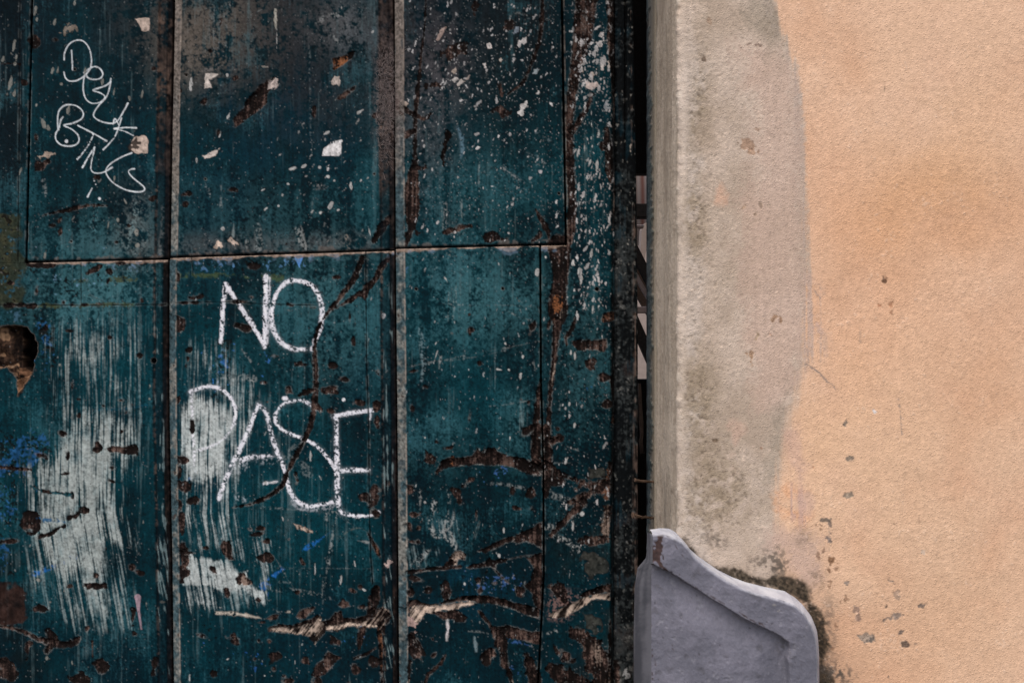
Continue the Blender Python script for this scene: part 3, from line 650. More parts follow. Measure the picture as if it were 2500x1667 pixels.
# long slashes across the lower boards
chip('D1', 255, 172, 44, 38, depth=1.5, tone=1.2)
pchip('D1', [(285, 268), (310, 225), (325, 190), (370, 170), (450, 172), (520, 155), (550, 112), (570, 140), (600, 118), (650, 108), (700, 145), (760, 165), (830, 175), (890, 195), (945, 205), (945, 282),
             (880, 275), (820, 250), (760, 225), (690, 215), (600, 215), (520, 212), (420, 222), (340, 235), (300, 270)], depth=2.2, lip=.85)
gouge('D1', [(392, 170), (392, 215)], [26, 26], depth=.3, orange=.8, lip=0)
gouge('D1', [(970, 240), (1020, 290), (1070, 320)], [90, 110, 40], depth=1.8, lip=.7)
gouge('D1', [(1060, 280), (1180, 320)], [20, 14], depth=.8, rag=2)
gouge('D1', [(975, -20), (985, 100), (985, 240), (975, 340), (968, 420)], [40, 50, 60, 50, 14], depth=1.6)
gouge('D1', [(1010, 80), (1050, 55)], [34, 30], depth=1.2)
gouge('D1', [(925, -20), (915, 100), (915, 200)], [50, 60, 70], depth=1.6, lip=.3)
gouge('D1', [(555, 750), (620, 735), (680, 705), (720, 685), (780, 670)], [8, 26, 34, 30, 24], depth=1.5, lip=.9)
pchip('D1', [(770, 690), (790, 650), (840, 625), (890, 610), (930, 575), (948, 570), (950, 740), (900, 705), (850, 690), (800, 698)], depth=1.8, tone=1.15, lip=.7)
gouge('D1', [(1005, 650), (1050, 605), (1100, 555), (1150, 500), (1200, 450)], [26, 34, 34, 40, 60], depth=1.8, lip=.9)
gouge('D1', [(1130, 440), (1190, 420), (1240, 400)], [40, 50, 60], depth=1.2, light=.15, rag=2.4)
gouge('D1', [(108, 885), (180, 872), (260, 862), (340, 855), (440, 846)], [20, 18, 18, 22, 18], depth=1.5, lip=.9)
pchip('D1', [(480, 850), (530, 835), (590, 825), (620, 795), (650, 810), (725, 800), (722, 820), (670, 825), (660, 865), (630, 845), (560, 852), (500, 858)], depth=1.6, lip=.8)
gouge('D1', [(650, 860), (690, 900), (740, 950)], [10, 14, 6], depth=.8)
gouge('D1', [(720, 805), (840, 780), (960, 765)], [5, 5, 5], depth=.6, lip=.4)
pchip('D1', [(365, 835), (375, 790), (410, 750), (450, 745), (480, 775), (470, 805), (430, 800), (420, 840)], depth=2.0, light=.45, lip=.5)
gouge('D1', [(370, 830), (400, 820)], [40, 26], depth=1., tone=.5, lip=0)
pchip('D1', [(850, 790), (950, 765), (955, 1120), (905, 1090), (885, 1010), (830, 960), (880, 940), (900, 860)], depth=1.5, lip=.4)
for u, v, rx, ry, a in ((490, 318, 44, 20, -.5), (420, 400, 20, 50, -.5), (765, 375, 12, 22, .2), (885, 385, 20, 22, .5), (800, 485, 62, 15, .05), (125, 365, 30, 38, 0), (160, 520, 54, 30, .2), (125, 590, 22, 20, 0),
                        (185, 605, 12, 12, 0), (140, 690, 30, 12, 0), (170, 925, 26, 16, 0), (128, 1010, 20, 24, 0), (240, 995, 14, 18, .4), (352, 990, 22, 34, 0), (655, 945, 16, 14, 0), (568, 990, 26, 36, -.3), (556, 930, 12, 14, 0),
                        (808, 1000, 28, 24, .6), (265, 1295, 20, 26, .3), (278, 1395, 20, 30, 0), (160, 1360, 40, 70, -.5), (140, 1310, 16, 40, 0), (490, 1435, 22, 24, 0), (625, 1400, 30, 40, .3), (515, 1180, 12, 14, 0),
                        (540, 520, 6, 20, 0), (200, 565, 20, 12, 0), (350, 1030, 8, 20, 0), (1205, 450, 20, 20, 0), (1090, 1390, 60, 40, .6), (1160, 370, 30, 16, .4)):
    chip('D1', u, v, rx, ry, a, depth=1.3, lip=.7, tone=1.15)
# split, splintered edge low on the right plank
shr2 = np.clip((np.arange(R.W)[None, :]+(.75*(R.v[:, None]-1500)).astype(int)), 0, R.W-1)
SPL = sm(.48+.2*np.take_along_axis(R.noise(2.2, 30)+.6*R.noise(5, 60), shr2, 1)+.13*N9+.1*N4+.1*N20, 0, 1)
def splinter(c, pts, light=.8, depth=2.2, lip=.5):
    Rb, sd = R.poly(P(c, pts)); wood(Rb, sd, depth=depth, light=light, lip=lip, grain=SPL[Rb], rag=1.2)
splinter('E7', [(460, 590), (560, 560), (640, 600), (720, 625), (860, 600), (1000, 555), (1150, 525), (1300, 520), (1290, 560), (1180, 590), (1060, 590), (960, 615), (820, 640), (700, 660), (560, 640), (470, 650)], light=.0, depth=3.0, lip=.2)
splinter('E7', [(500, 680), (560, 640), (700, 645), (840, 620), (960, 610), (1080, 590), (1200, 580), (1300, 585), (1240, 630), (1140, 650), (1000, 690), (860, 700), (760, 730), (690, 710), (660, 800), (580, 870), (500, 770)], light=.86, depth=1.5, lip=.6)
pchip('E7', [(1180, 570), (1290, 510), (1400, 510), (1520, 535), (1640, 570), (1780, 600), (1980, 650), (2060, 680), (2060, 790), (1900, 740), (1780, 690), (1620, 640), (1480, 600), (1330, 600)], depth=2.6, lip=.8, tone=.9)
splinter('E7', [(360, 660), (480, 640), (500, 720), (440, 740), (380, 710)], light=.0, depth=2)
scrap('E7', [(362, 715), (440, 735), (500, 770), (590, 850), (560, 955), (545, 880), (470, 880), (455, 800), (400, 750)], C(150, 128, 122), 2.5)
pchip('E7', [(780, 725), (840, 700), (950, 705), (1060, 690), (1140, 740), (1180, 780), (1160, 825), (1080, 830), (1000, 790), (910, 800), (860, 770)], depth=1.3, tone=1.35, lip=.9)
pchip('E7', [(1310, 690), (1340, 685), (1400, 750), (1460, 830), (1500, 900), (1540, 950), (1500, 960), (1440, 870), (1370, 780)], depth=1.3, light=.1)
pchip('E7', [(1480, 890), (1560, 890), (1680, 870), (1800, 900), (1960, 940), (2080, 950), (2080, 1090), (1940, 1080), (1840, 1040), (1720, 1030), (1600, 1000), (1560, 1060), (1500, 1020)], depth=1.5, tone=1.25, lip=.7)
gouge('E7', [(1560, 950), (1600, 1080), (1630, 1200), (1640, 1330), (1690, 1400), (1720, 1568)], [60, 150, 80, 110, 40, 40], depth=1.6, lip=.5)
gouge('E7', [(1690, 1380), (1720, 1470), (1740, 1600)], [16, 26, 20], depth=.3, light=.5, lip=0)
pchip('E7', [(475, 990), (520, 1000), (545, 1080), (610, 1130), (640, 1290), (560, 1240), (480, 1180)], depth=1.4, tone=1.2)
gouge('E7', [(930, 1230), (880, 1310), (800, 1390), (720, 1470), (680, 1568)], [14, 36, 40, 40, 30], depth=1.2, tone=1.1)
chip('E7', 1465, 1220, 60, 70, .2, depth=1.4, tone=1.2); chip('E7', 1190, 1310, 50, 50, .7, depth=1.2)
scrap('E7', [(935, 820), (965, 840), (978, 900), (940, 1050), (932, 1000), (945, 930)], C(186, 180, 182), 1.)
gouge('E7', [(1900, 1230), (1950, 1360), (2010, 1568)], [60, 130, 180], depth=1.5, rag=2)
# bottom right of the stile
gouge('D1', [(1010, 975), (1060, 1000), (1080, 1060)], [50, 90, 60], depth=.8, light=.12, rag=3)
Rb, sd = R.poly(P('D1', [(965, 1040), (1100, 1000), (1200, 1050), (1140, 1140), (970, 1180)]), 30)
R.over(Rb, sm(-sd-6*N20[Rb], -14, 10)*sm(N4[Rb]+.7*N2[Rb], -.2, .9)*.8, C(104, 82, 78))
splinter('D1', [(990, 1150), (1060, 1110), (1130, 1075), (1200, 1040), (1300, 1015), (1372, 1005), (1370, 1050), (1260, 1050), (1190, 1100), (1110, 1150), (1040, 1170)], light=.7, depth=1.4)
pchip('D1', [(1180, 1030), (1230, 1000), (1330, 960), (1375, 955), (1372, 1008), (1290, 1015), (1210, 1040)], depth=2.4, tone=.7, lip=.3)
gouge('D1', [(1150, 1250), (1220, 1300), (1270, 1380), (1310, 1470), (1330, 1600)], [70, 90, 140, 160, 120], depth=1.3, rag=3, tone=1.4, light=.1)
gouge('D1', [(1290, 1340), (1300, 1440)], [60, 60], depth=.2, light=.35, lip=0, rag=3)
gouge('D1', [(1020, 1480), (1100, 1540), (1200, 1600)], [80, 120, 130], depth=1.2, rag=3, tone=1.1)
gouge('D1', [(1360, 480), (1345, 580), (1340, 650)], [40, 60, 40], depth=1., light=.3, rag=2)
gouge('D1', [(1370, 210), (1360, 340), (1340, 340), (1355, 430)], [30, 26, 90, 30], depth=1.2, orange=.3, rag=2)
gouge('D1', [(1200, 330), (1290, 350), (1340, 340)], [60, 90, 60], depth=.8, rag=3.2, tone=1.2)
gouge('D1', [(1180, 690), (1260, 690), (1350, 680)], [30, 60, 40], depth=1., rag=3, light=.1, tone=1.2)
for poly in ([(1195, 780), (1260, 750), (1340, 790), (1350, 860), (1290, 940), (1230, 900), (1200, 830)], [(1200, 1140), (1300, 1150), (1320, 1200), (1280, 1280), (1230, 1220)], [(1250, 250), (1330, 220), (1340, 300), (1260, 300)]):
    Rb, sd = R.poly(P('D1', poly), 20); R.over(Rb, sm(-sd-5*N9[Rb], -3, 3)*.75, C(58, 57, 52)*(1+.14*N4[Rb]+.12*N9[Rb])[..., None], h=.3, r=.95)
    R.over(Rb, np.exp(-((sd+5*N9[Rb])/1.6)**2)*.6, C(34, 28, 26))
gouge('D1', [(1372, 1180), (1368, 1350), (1362, 1568)], [10, 16, 16], depth=.5, light=.3)
# middle lower plank
gouge('C5', [(1012, 165), (985, 240), (960, 290), (920, 340), (885, 390), (840, 440), (800, 500), (775, 570), (768, 640), (774, 720), (776, 800), (772, 870), (765, 950), (745, 1030), (710, 1110), (665, 1190), (632, 1260), (605, 1325), (560, 1365), (500, 1400), (430, 1425), (350, 1440)],
      [26, 26, 30, 24, 22, 16, 14, 14, 22, 26, 24, 30, 24, 24, 22, 24, 22, 26, 22, 16, 10, 6], depth=1.9, light=.02, lip=.75)
gouge('C5', [(1150, 165), (1110, 215), (1080, 275), (1035, 320), (1015, 350)], [26, 36, 26, 34, 24], depth=1.4, lip=.5)
gouge('C5', [(1000, 345), (960, 375), (900, 410), (860, 430)], [14, 26, 10, 6], depth=1.2)
pchip('C5', [(800, 830), (845, 818), (885, 818), (886, 858), (830, 862), (800, 852)], depth=1.3, tone=1.2)
pchip('C5', [(620, 822), (650, 822), (658, 860), (622, 866)], depth=1.2, tone=1.2)
gouge('C5', [(690, 870), (730, 850), (770, 840)], [14, 26, 20], depth=1.2)
gouge('C5', [(770, 920), (800, 945)], [40, 20], depth=1.5)
for u, v, rx, ry, a in ((878, 266, 20, 14, 0), (950, 475, 7, 24, 0), (966, 600, 9, 18, 0), (922, 785, 18, 8, .2), (1005, 908, 32, 14, 0), (852, 950, 22, 12, .3), (1080, 930, 24, 30, 0), (1085, 1000, 14, 30, 0), (1095, 760, 14, 24, 0),
                        (415, 524, 22, 12, .2), (512, 803, 20, 9, 0), (370, 508, 10, 8, 0), (75, 500, 18, 36, 0), (122, 680, 14, 32, .15), (72, 895, 16, 30, 0), (640, 435, 16, 6, 0), (655, 410, 18, 10, 0), (760, 420, 30, 9, 0),
                        (575, 668, 16, 7, 0), (695, 710, 24, 9, .1), (448, 366, 14, 9, 0), (460, 208, 18, 8, 0), (72, 260, 16, 30, 0), (148, 372, 30, 10, -.1), (630, 845, 6, 8, 0), (390, 390, 60, 8, 0), (120, 395, 60, 9, 0), (143, 1030, 7, 22, 0), (1030, 350, 12, 20, 0), (860, 720, 16, 12, 0), (530, 900, 8, 8, 0)):
    chip('C5', u, v, rx, ry, a, depth=1.1, lip=.6, tone=1.1)
pchip('C8', [(700, 1195), (740, 1180), (800, 1172), (870, 1180), (940, 1150), (1000, 1130), (1040, 1110), (1055, 1150), (1120, 1140), (1160, 1085), (1195, 1080), (1210, 1130), (1300, 1130), (1370, 1110), (1400, 1060), (1480, 1065), (1535, 1110), (1520, 1160), (1480, 1180), (1485, 1240), (1450, 1190), (1340, 1195), (1240, 1180), (1180, 1215), (1090, 1215), (1060, 1260), (1020, 1300), (960, 1240), (860, 1235), (780, 1225), (710, 1215)], depth=2.4, light=.1, lip=.6)
splinter('C8', [(720, 1200), (800, 1190), (870, 1200), (940, 1180), (1010, 1170), (1050, 1120), (1075, 1170), (1060, 1230), (1020, 1310), (1000, 1260), (930, 1240), (840, 1228), (740, 1218)], light=.66, depth=.6, lip=.2)
splinter('C8', [(1090, 1190), (1160, 1180), (1250, 1160), (1330, 1170), (1420, 1130), (1490, 1120), (1470, 1200), (1450, 1190), (1340, 1192), (1240, 1180), (1170, 1210), (1095, 1210)], light=.84, depth=.5, lip=.2)
gouge('C8', [(1430, 940), (1415, 1010), (1400, 1080)], [30, 60, 60], depth=1.4, lip=.3)
gouge('C8', [(1455, 1190), (1465, 1300), (1468, 1450), (1475, 1568)], [30, 26, 20, 16], depth=1.4, orange=.4, light=.1)
gouge('C8', [(1340, 1200), (1325, 1270), (1318, 1330)], [50, 40, 14], depth=1.3)
gouge('C8', [(1430, 1330), (1370, 1370), (1290, 1400)], [8, 16, 20], depth=1.)
gouge('C8', [(1380, 560), (1410, 620), (1440, 670), (1460, 725)], [10, 26, 34, 8], depth=1.5, orange=.3, light=.1)
pchip('C8', [(890, 1120), (905, 1090), (945, 1065), (1018, 1050), (1010, 1080), (960, 1125), (920, 1140)], depth=1.3, tone=1.2)
pchip('C8', [(690, 1132), (725, 1102), (776, 1105), (765, 1128), (720, 1145)], depth=1.3, tone=1.2)
pchip('C8', [(1000, 1515), (1030, 1440), (1080, 1400), (1105, 1350), (1140, 1375), (1195, 1395), (1150, 1430), (1115, 1480), (1060, 1520), (1020, 1530)], depth=1.4, tone=1.4, lip=.8)
pchip('C8', [(1172, 1040), (1210, 1005), (1245, 1020), (1258, 1050), (1200, 1060)], depth=1.2, tone=1.3)
pchip('C8', [(378, 640), (395, 608), (440, 612), (460, 650), (468, 735), (440, 745), (405, 700)], depth=1.4, tone=1.35, light=.05, lip=.8)
pchip('C8', [(488, 865), (505, 828), (540, 822), (575, 870), (597, 900), (545, 915), (500, 895)], depth=1.4, tone=1.3, light=.2, lip=.8)
for u, v, rx, ry, a in ((682, 615, 36, 20, -.3), (270, 658, 28, 14, -.2), (655, 525, 26, 12, .1), (645, 560, 34, 9, -.2), (588, 525, 12, 10, 0), (330, 800, 14, 10, .4), (355, 825, 22, 10, .4), (425, 950, 14, 24, -.3), (636, 1003, 16, 14, 0), (910, 955, 14, 14, 0),
                        (845, 595, 12, 14, .5), (935, 750, 14, 20, -.4), (690, 725, 40, 20, -.2), (448, 1245, 30, 22, .3), (488, 1285, 34, 20, .5), (250, 1250, 30, 14, .4), (750, 1386, 28, 18, 0), (950, 1412, 34, 22, .2), (1290, 1480, 20, 40, -.1), (340, 1505, 20, 20, 0),
                        (1418, 1425, 26, 24, 0), (850, 1555, 36, 18, 0), (1180, 1290, 30, 24, 0), (640, 1280, 9, 12, 0), (712, 1285, 12, 14, .4), (745, 1475, 12, 12, 0), (1330, 1055, 34, 14, .2), (1275, 940, 30, 18, .4), (1045, 1560, 30, 30, 0), (1325, 920, 12, 12, 0),
                        (140, 55, 50, 36, .2), (130, 240, 40, 40, 0), (105, 355, 22, 40, 0), (215, 340, 62, 18, -.15), (125, 490, 26, 70, 0), (128, 645, 30, 40, 0), (140, 780, 30, 80, 0), (102, 130, 14, 40, 0), (228, 138, 16, 14, 0), (155, 690, 50, 7, 0),
                        (1425, 280, 34, 70, .1), (1350, 310, 36, 34, .4), (1442, 172, 18, 18, 0), (1432, 422, 22, 26, 0), (1510, 220, 16, 20, 0), (898, 205, 16, 40, -.3), (660, 1158, 20, 8, 0), (918, 830, 7, 14, 0), (615, 1405, 10, 10, 0), (812, 1520, 12, 10, 0), (1260, 1570, 40, 30, 0)):
    chip('C8', u, v, rx, ry, a, depth=1.2, lip=.65, tone=1.15)
pchip('C8', [(865, 485), (890, 490), (1010, 540), (1005, 555), (980, 555), (900, 520)], depth=.3, light=.75, lip=.2)
# left lower board
gouge('C1', [(250, 1252), (330, 1230), (430, 1210), (520, 1192), (615, 1196)], [6, 10, 22, 12, 10], depth=1.2, tone=1.2)
for u, v, rx, ry, a in ((255, 960, 50, 34, 0), (350, 1350, 16, 28, 0), (412, 1408, 14, 12, 0), (345, 1280, 14, 12, 0), (305, 1308, 14, 9, 0), (672, 1405, 9, 9, 0), (878, 1150, 18, 16, 0), (750, 1310, 10, 10, 0), (840, 1500, 8, 8, 0), (145, 480, 20, 18, 0), (885, 400, 14, 12, 0), (210, 795, 9, 14, 0), (330, 230, 20, 12, 0), (560, 1028, 14, 8, 0), (210, 220, 22, 34, 0)):
    chip('C1', u, v, rx, ry, a, depth=.8, lip=.4)
gouge('C1', [(-40, 372), (60, 370), (118, 372)], [5, 5, 5], depth=1., lip=.2)
for u, v, rx, ry, a in ((706, 424, 22, 20, -.3), (600, 415, 50, 12, -.5), (236, 545, 12, 28, .1), (402, 625, 12, 12, 0), (475, 642, 28, 18, 0), (540, 640, 30, 9, 0), (635, 632, 26, 9, 0), (905, 605, 10, 14, 0), (395, 1456, 22, 14, 0), (503, 1345, 14, 14, 0), (892, 965, 14, 12, 0), (500, 1240, 14, 9, 0), (772, 1248, 16, 9, 0), (295, 770, 16, 16, .4),
                        (790, 370, 60, 10, 0), (280, 385, 80, 12, 0), (1030, 640, 12, 8, 0), (100, 640, 60, 10, 0), (210, 645, 30, 14, 0), (690, 490, 6, 16, .3), (845, 1275, 10, 6, 0), (805, 1325, 8, 12, 0), (780, 1445, 10, 9, 0), (630, 1545, 14, 30, .2), (700, 850, 9, 9, 0), (440, 803, 14, 7, 0), (80, 505, 40, 16, 0), (10, 430, 20, 14, 0), (240, 1055, 14, 14, 0), (460, 1150, 6, 24, 0)):
    chip('C4', u, v, rx, ry, a, depth=.9, lip=.5)
pchip('C7', [(665, 115), (690, 95), (760, 98), (850, 95), (860, 120), (855, 155), (800, 150), (740, 140), (680, 135)], depth=1.4, tone=1.3)
pchip('C7', [(515, 965), (530, 942), (600, 945), (665, 950), (662, 980), (600, 992), (545, 985)], depth=1.4, tone=1.3)
for u, v, rx, ry, a in ((600, 105, 20, 34, .3), (415, 268, 26, 12, 0), (658, 735, 30, 28, .2), (693, 315, 20, 12, 0), (755, 315, 12, 14, 0), (692, 235, 12, 10, 0), (440, 965, 20, 14, 0), (250, 1110, 46, 14, 0), (820, 850, 18, 16, .5), (860, 880, 20, 10, .3), (840, 1265, 20, 20, .6), (600, 905, 14, 22, 0), (420, 155, 10, 28, 0), (630, 1460, 38, 44, 0), (545, 1235, 14, 16, 0),
                        (190, 575, 56, 60, 0), (60, 690, 60, 14, -.1), (170, 1350, 24, 60, 0), (40, 1480, 60, 70, 0), (230, 150, 40, 12, .3), (500, 1540, 50, 30, 0), (960, 1450, 18, 40, 0), (825, 1165, 12, 40, 0), (120, 240, 60, 10, .1), (530, 505, 20, 16, .3), (460, 535, 24, 12, -.3), (450, 410, 10, 24, 0), (380, 20, 20, 14, 0)):
    chip('C7', u, v, rx, ry, a, depth=1.2, lip=.5, tone=.95)
gouge('C7', [(245, 660), (320, 640), (360, 610), (402, 590)], [30, 18, 14, 10], depth=1.3)
gouge('C7', [(200, 350), (260, 375), (330, 385), (440, 400)], [20, 20, 14, 22], depth=.4, tone=.6, lip=.1)
bluestroke([(190, 345), (260, 375), (440, 402)], [20, 22, 18], 'C7', C(26, 66, 74))
bluestroke([(240, 555), (320, 558), (410, 570)], [30, 26, 6], 'C7', C(30, 82, 120))
Rb, sd = R.poly(P('C7', [(-200, 940), (60, 950), (165, 970), (180, 1080), (160, 1170), (90, 1230), (-200, 1210)]), 24)
R.over(Rb, sm(-sd-6*N20[Rb]-2*N4[Rb], -3, 4)*.92, C(42, 28, 24)*(1+.25*N9[Rb]+.2*N20[Rb])[..., None], h=-.5, r=.9)
gouge('C7', [(-60, 1205), (60, 1225), (150, 1250), (250, 1300), (330, 1320), (400, 1330), (470, 1310), (490, 1290)], [10, 16, 24, 34, 50, 36, 40, 26], depth=1.6, tone=1.15, lip=.8)
gouge('C7', [(300, 1250), (330, 1300), (290, 1370)], [40, 60, 40], depth=1.2, lip=.5)
gouge('C7', [(-40, 225), (60, 235), (190, 245)], [20, 18, 20], depth=1.2, lip=.2)
gouge('C7', [(575, 1310), (576, 1400)], [5, 4], depth=.8, lip=.2)

# --- lock hole: a recess in the board, its depths painted black as shade
Rb, sd = R.poly(P('E2', [(-800, 240), (-200, 235), (60, 235), (250, 235), (430, 262), (540, 380), (590, 560), (600, 640), (560, 760), (515, 900), (505, 1000), (440, 1110), (370, 1230), (290, 1350), (275, 1090), (180, 960), (100, 900), (-800, 1100)]), 24)
sdj = sd+1.1*N9[Rb]+.9*N4[Rb]+.8*N20[Rb]
c = WD0+GRAIN[Rb][..., None]*(C(64, 48, 38)-WD0)
c = c+(sm(N9[Rb]+.6*N4[Rb]+.4*N20[Rb], .8, 2.0))[..., None]*(C(116, 92, 72)-c)
R.over(Rb, np.exp(-((sdj-1)/1.4)**2)*.6, C(104, 84, 70))
R.over(Rb, sm(-sdj, -.6, .8), c, r=.9); R.hgt[Rb] -= sm(-sdj, -.4, 2.)*(5+1.6*N9[Rb]+1.5*N20[Rb])
Rb, sd = R.poly(P('E2', [(330, 250), (430, 275), (530, 390), (580, 560), (585, 640), (545, 760), (510, 900), (500, 960), (420, 910), (345, 880), (350, 560), (320, 400)]), 24)
R.over(Rb, sm(-sd, -1, 2), C(4, 3, 3)); R.hgt[Rb] -= 24*sm(-sd-.4*N4[Rb], -.6, 2.)
Rb, sd = R.poly(P('E2', [(60, 260), (340, 260), (330, 560), (340, 700), (250, 560), (170, 420)])); R.over(Rb, sm(-sd-2*N9[Rb], -6, 8)*.85, C(10, 7, 6), h=-6)
Rb, sd = R.poly(P('E2', [(275, 1095), (360, 1065), (500, 1000), (440, 1105), (370, 1225), (290, 1345)]))
R.over(Rb, sm(-sd-.5*N4[Rb], -.8, .8), C(112, 84, 64)*(1+.14*GR[Rb])[..., None], h=3.2)
Rb, sd = R.poly(P('E2', [(290, 900), (400, 905), (505, 985), (380, 1055), (280, 1080)]))
R.over(Rb, sm(-sd-.6*N4[Rb], -.8, .8), C(88, 64, 48)*(1+.25*N4[Rb]+.2*N9[Rb])[..., None], h=1.5)

# --- spatter of white paint, thousands of specks, denser on the right
def spatter(n, fu, fv, wlo, whi, elong, ang, col=C(196, 194, 194), spread=.25, h=.12):
    uu = fu(n); vv = fv(n)
    for a, b in zip(uu, vv):
        r = wlo*(whi/wlo)**(rng.random()**2.2); e = 1+rng.random()*elong
        Rb, sd = R.ell(a, b, r, r*e, ang+spread*rng.standard_normal(), 3)
        if sd.size: sd = sd+(.45*N2[Rb]+.35*N4[Rb])*min(r*.55, 1.3)
        if sd.size == 0: continue
        R.over(Rb, sm(-sd-.35*N2[Rb]*min(r, 1.6), -.6, .6)*(.55+.45*rng.random()), col*(.75+.25*rng.random()), h=h)
un = lambda a, b: (lambda n: a+(b-a)*rng.random(n))
no = lambda m, s_: (lambda n: m+s_*rng.standard_normal(n))
spatter(360, un(990, 1370), un(-60, 600), .45, 2.5, 2.2, .35)
spatter(80, no(1130, 60), no(170, 70), .5, 2.8, 2.2, .5)
spatter(90, no(1260, 70), no(160, 110), .5, 2.6, 1.8, .3)
spatter(190, un(1395, 1500), un(-60, 600), .5, 2.6, 3.4, .12)
spatter(120, no(1440, 25), un(90, 240), .8, 4.6, 1.6, .2)
spatter(110, no(1440, 26), un(420, 760), .8, 3.2, 4.2, .08)
spatter(120, un(1320, 1500), un(600, 1350), .5, 2.6, 3.2, .1)
spatter(150, un(440, 920), un(-60, 610), .4, 1.8, 2.4, .5, C(120, 124, 124))
spatter(50, no(800, 60), no(430, 70), .6, 2.2, 1.8, .6, C(160, 160, 158))
spatter(60, un(0, 400), un(-60, 640), .4, 1.6, 3.0, .25, C(110, 112, 110))
spatter(130, un(985, 1320), un(610, 1080), .4, 1.5, 3.0, .15, C(160, 166, 168))
spatter(110, un(985, 1320), un(1080, 1720), .4, 1.6, 3.0, .2, C(150, 154, 154))
spatter(130, un(440, 950), un(630, 1720), .4, 1.5, 2.6, .25, C(150, 158, 160))
spatter(60, un(0, 400), un(660, 1720), .4, 1.6, 1.6, .2, C(140, 146, 146))
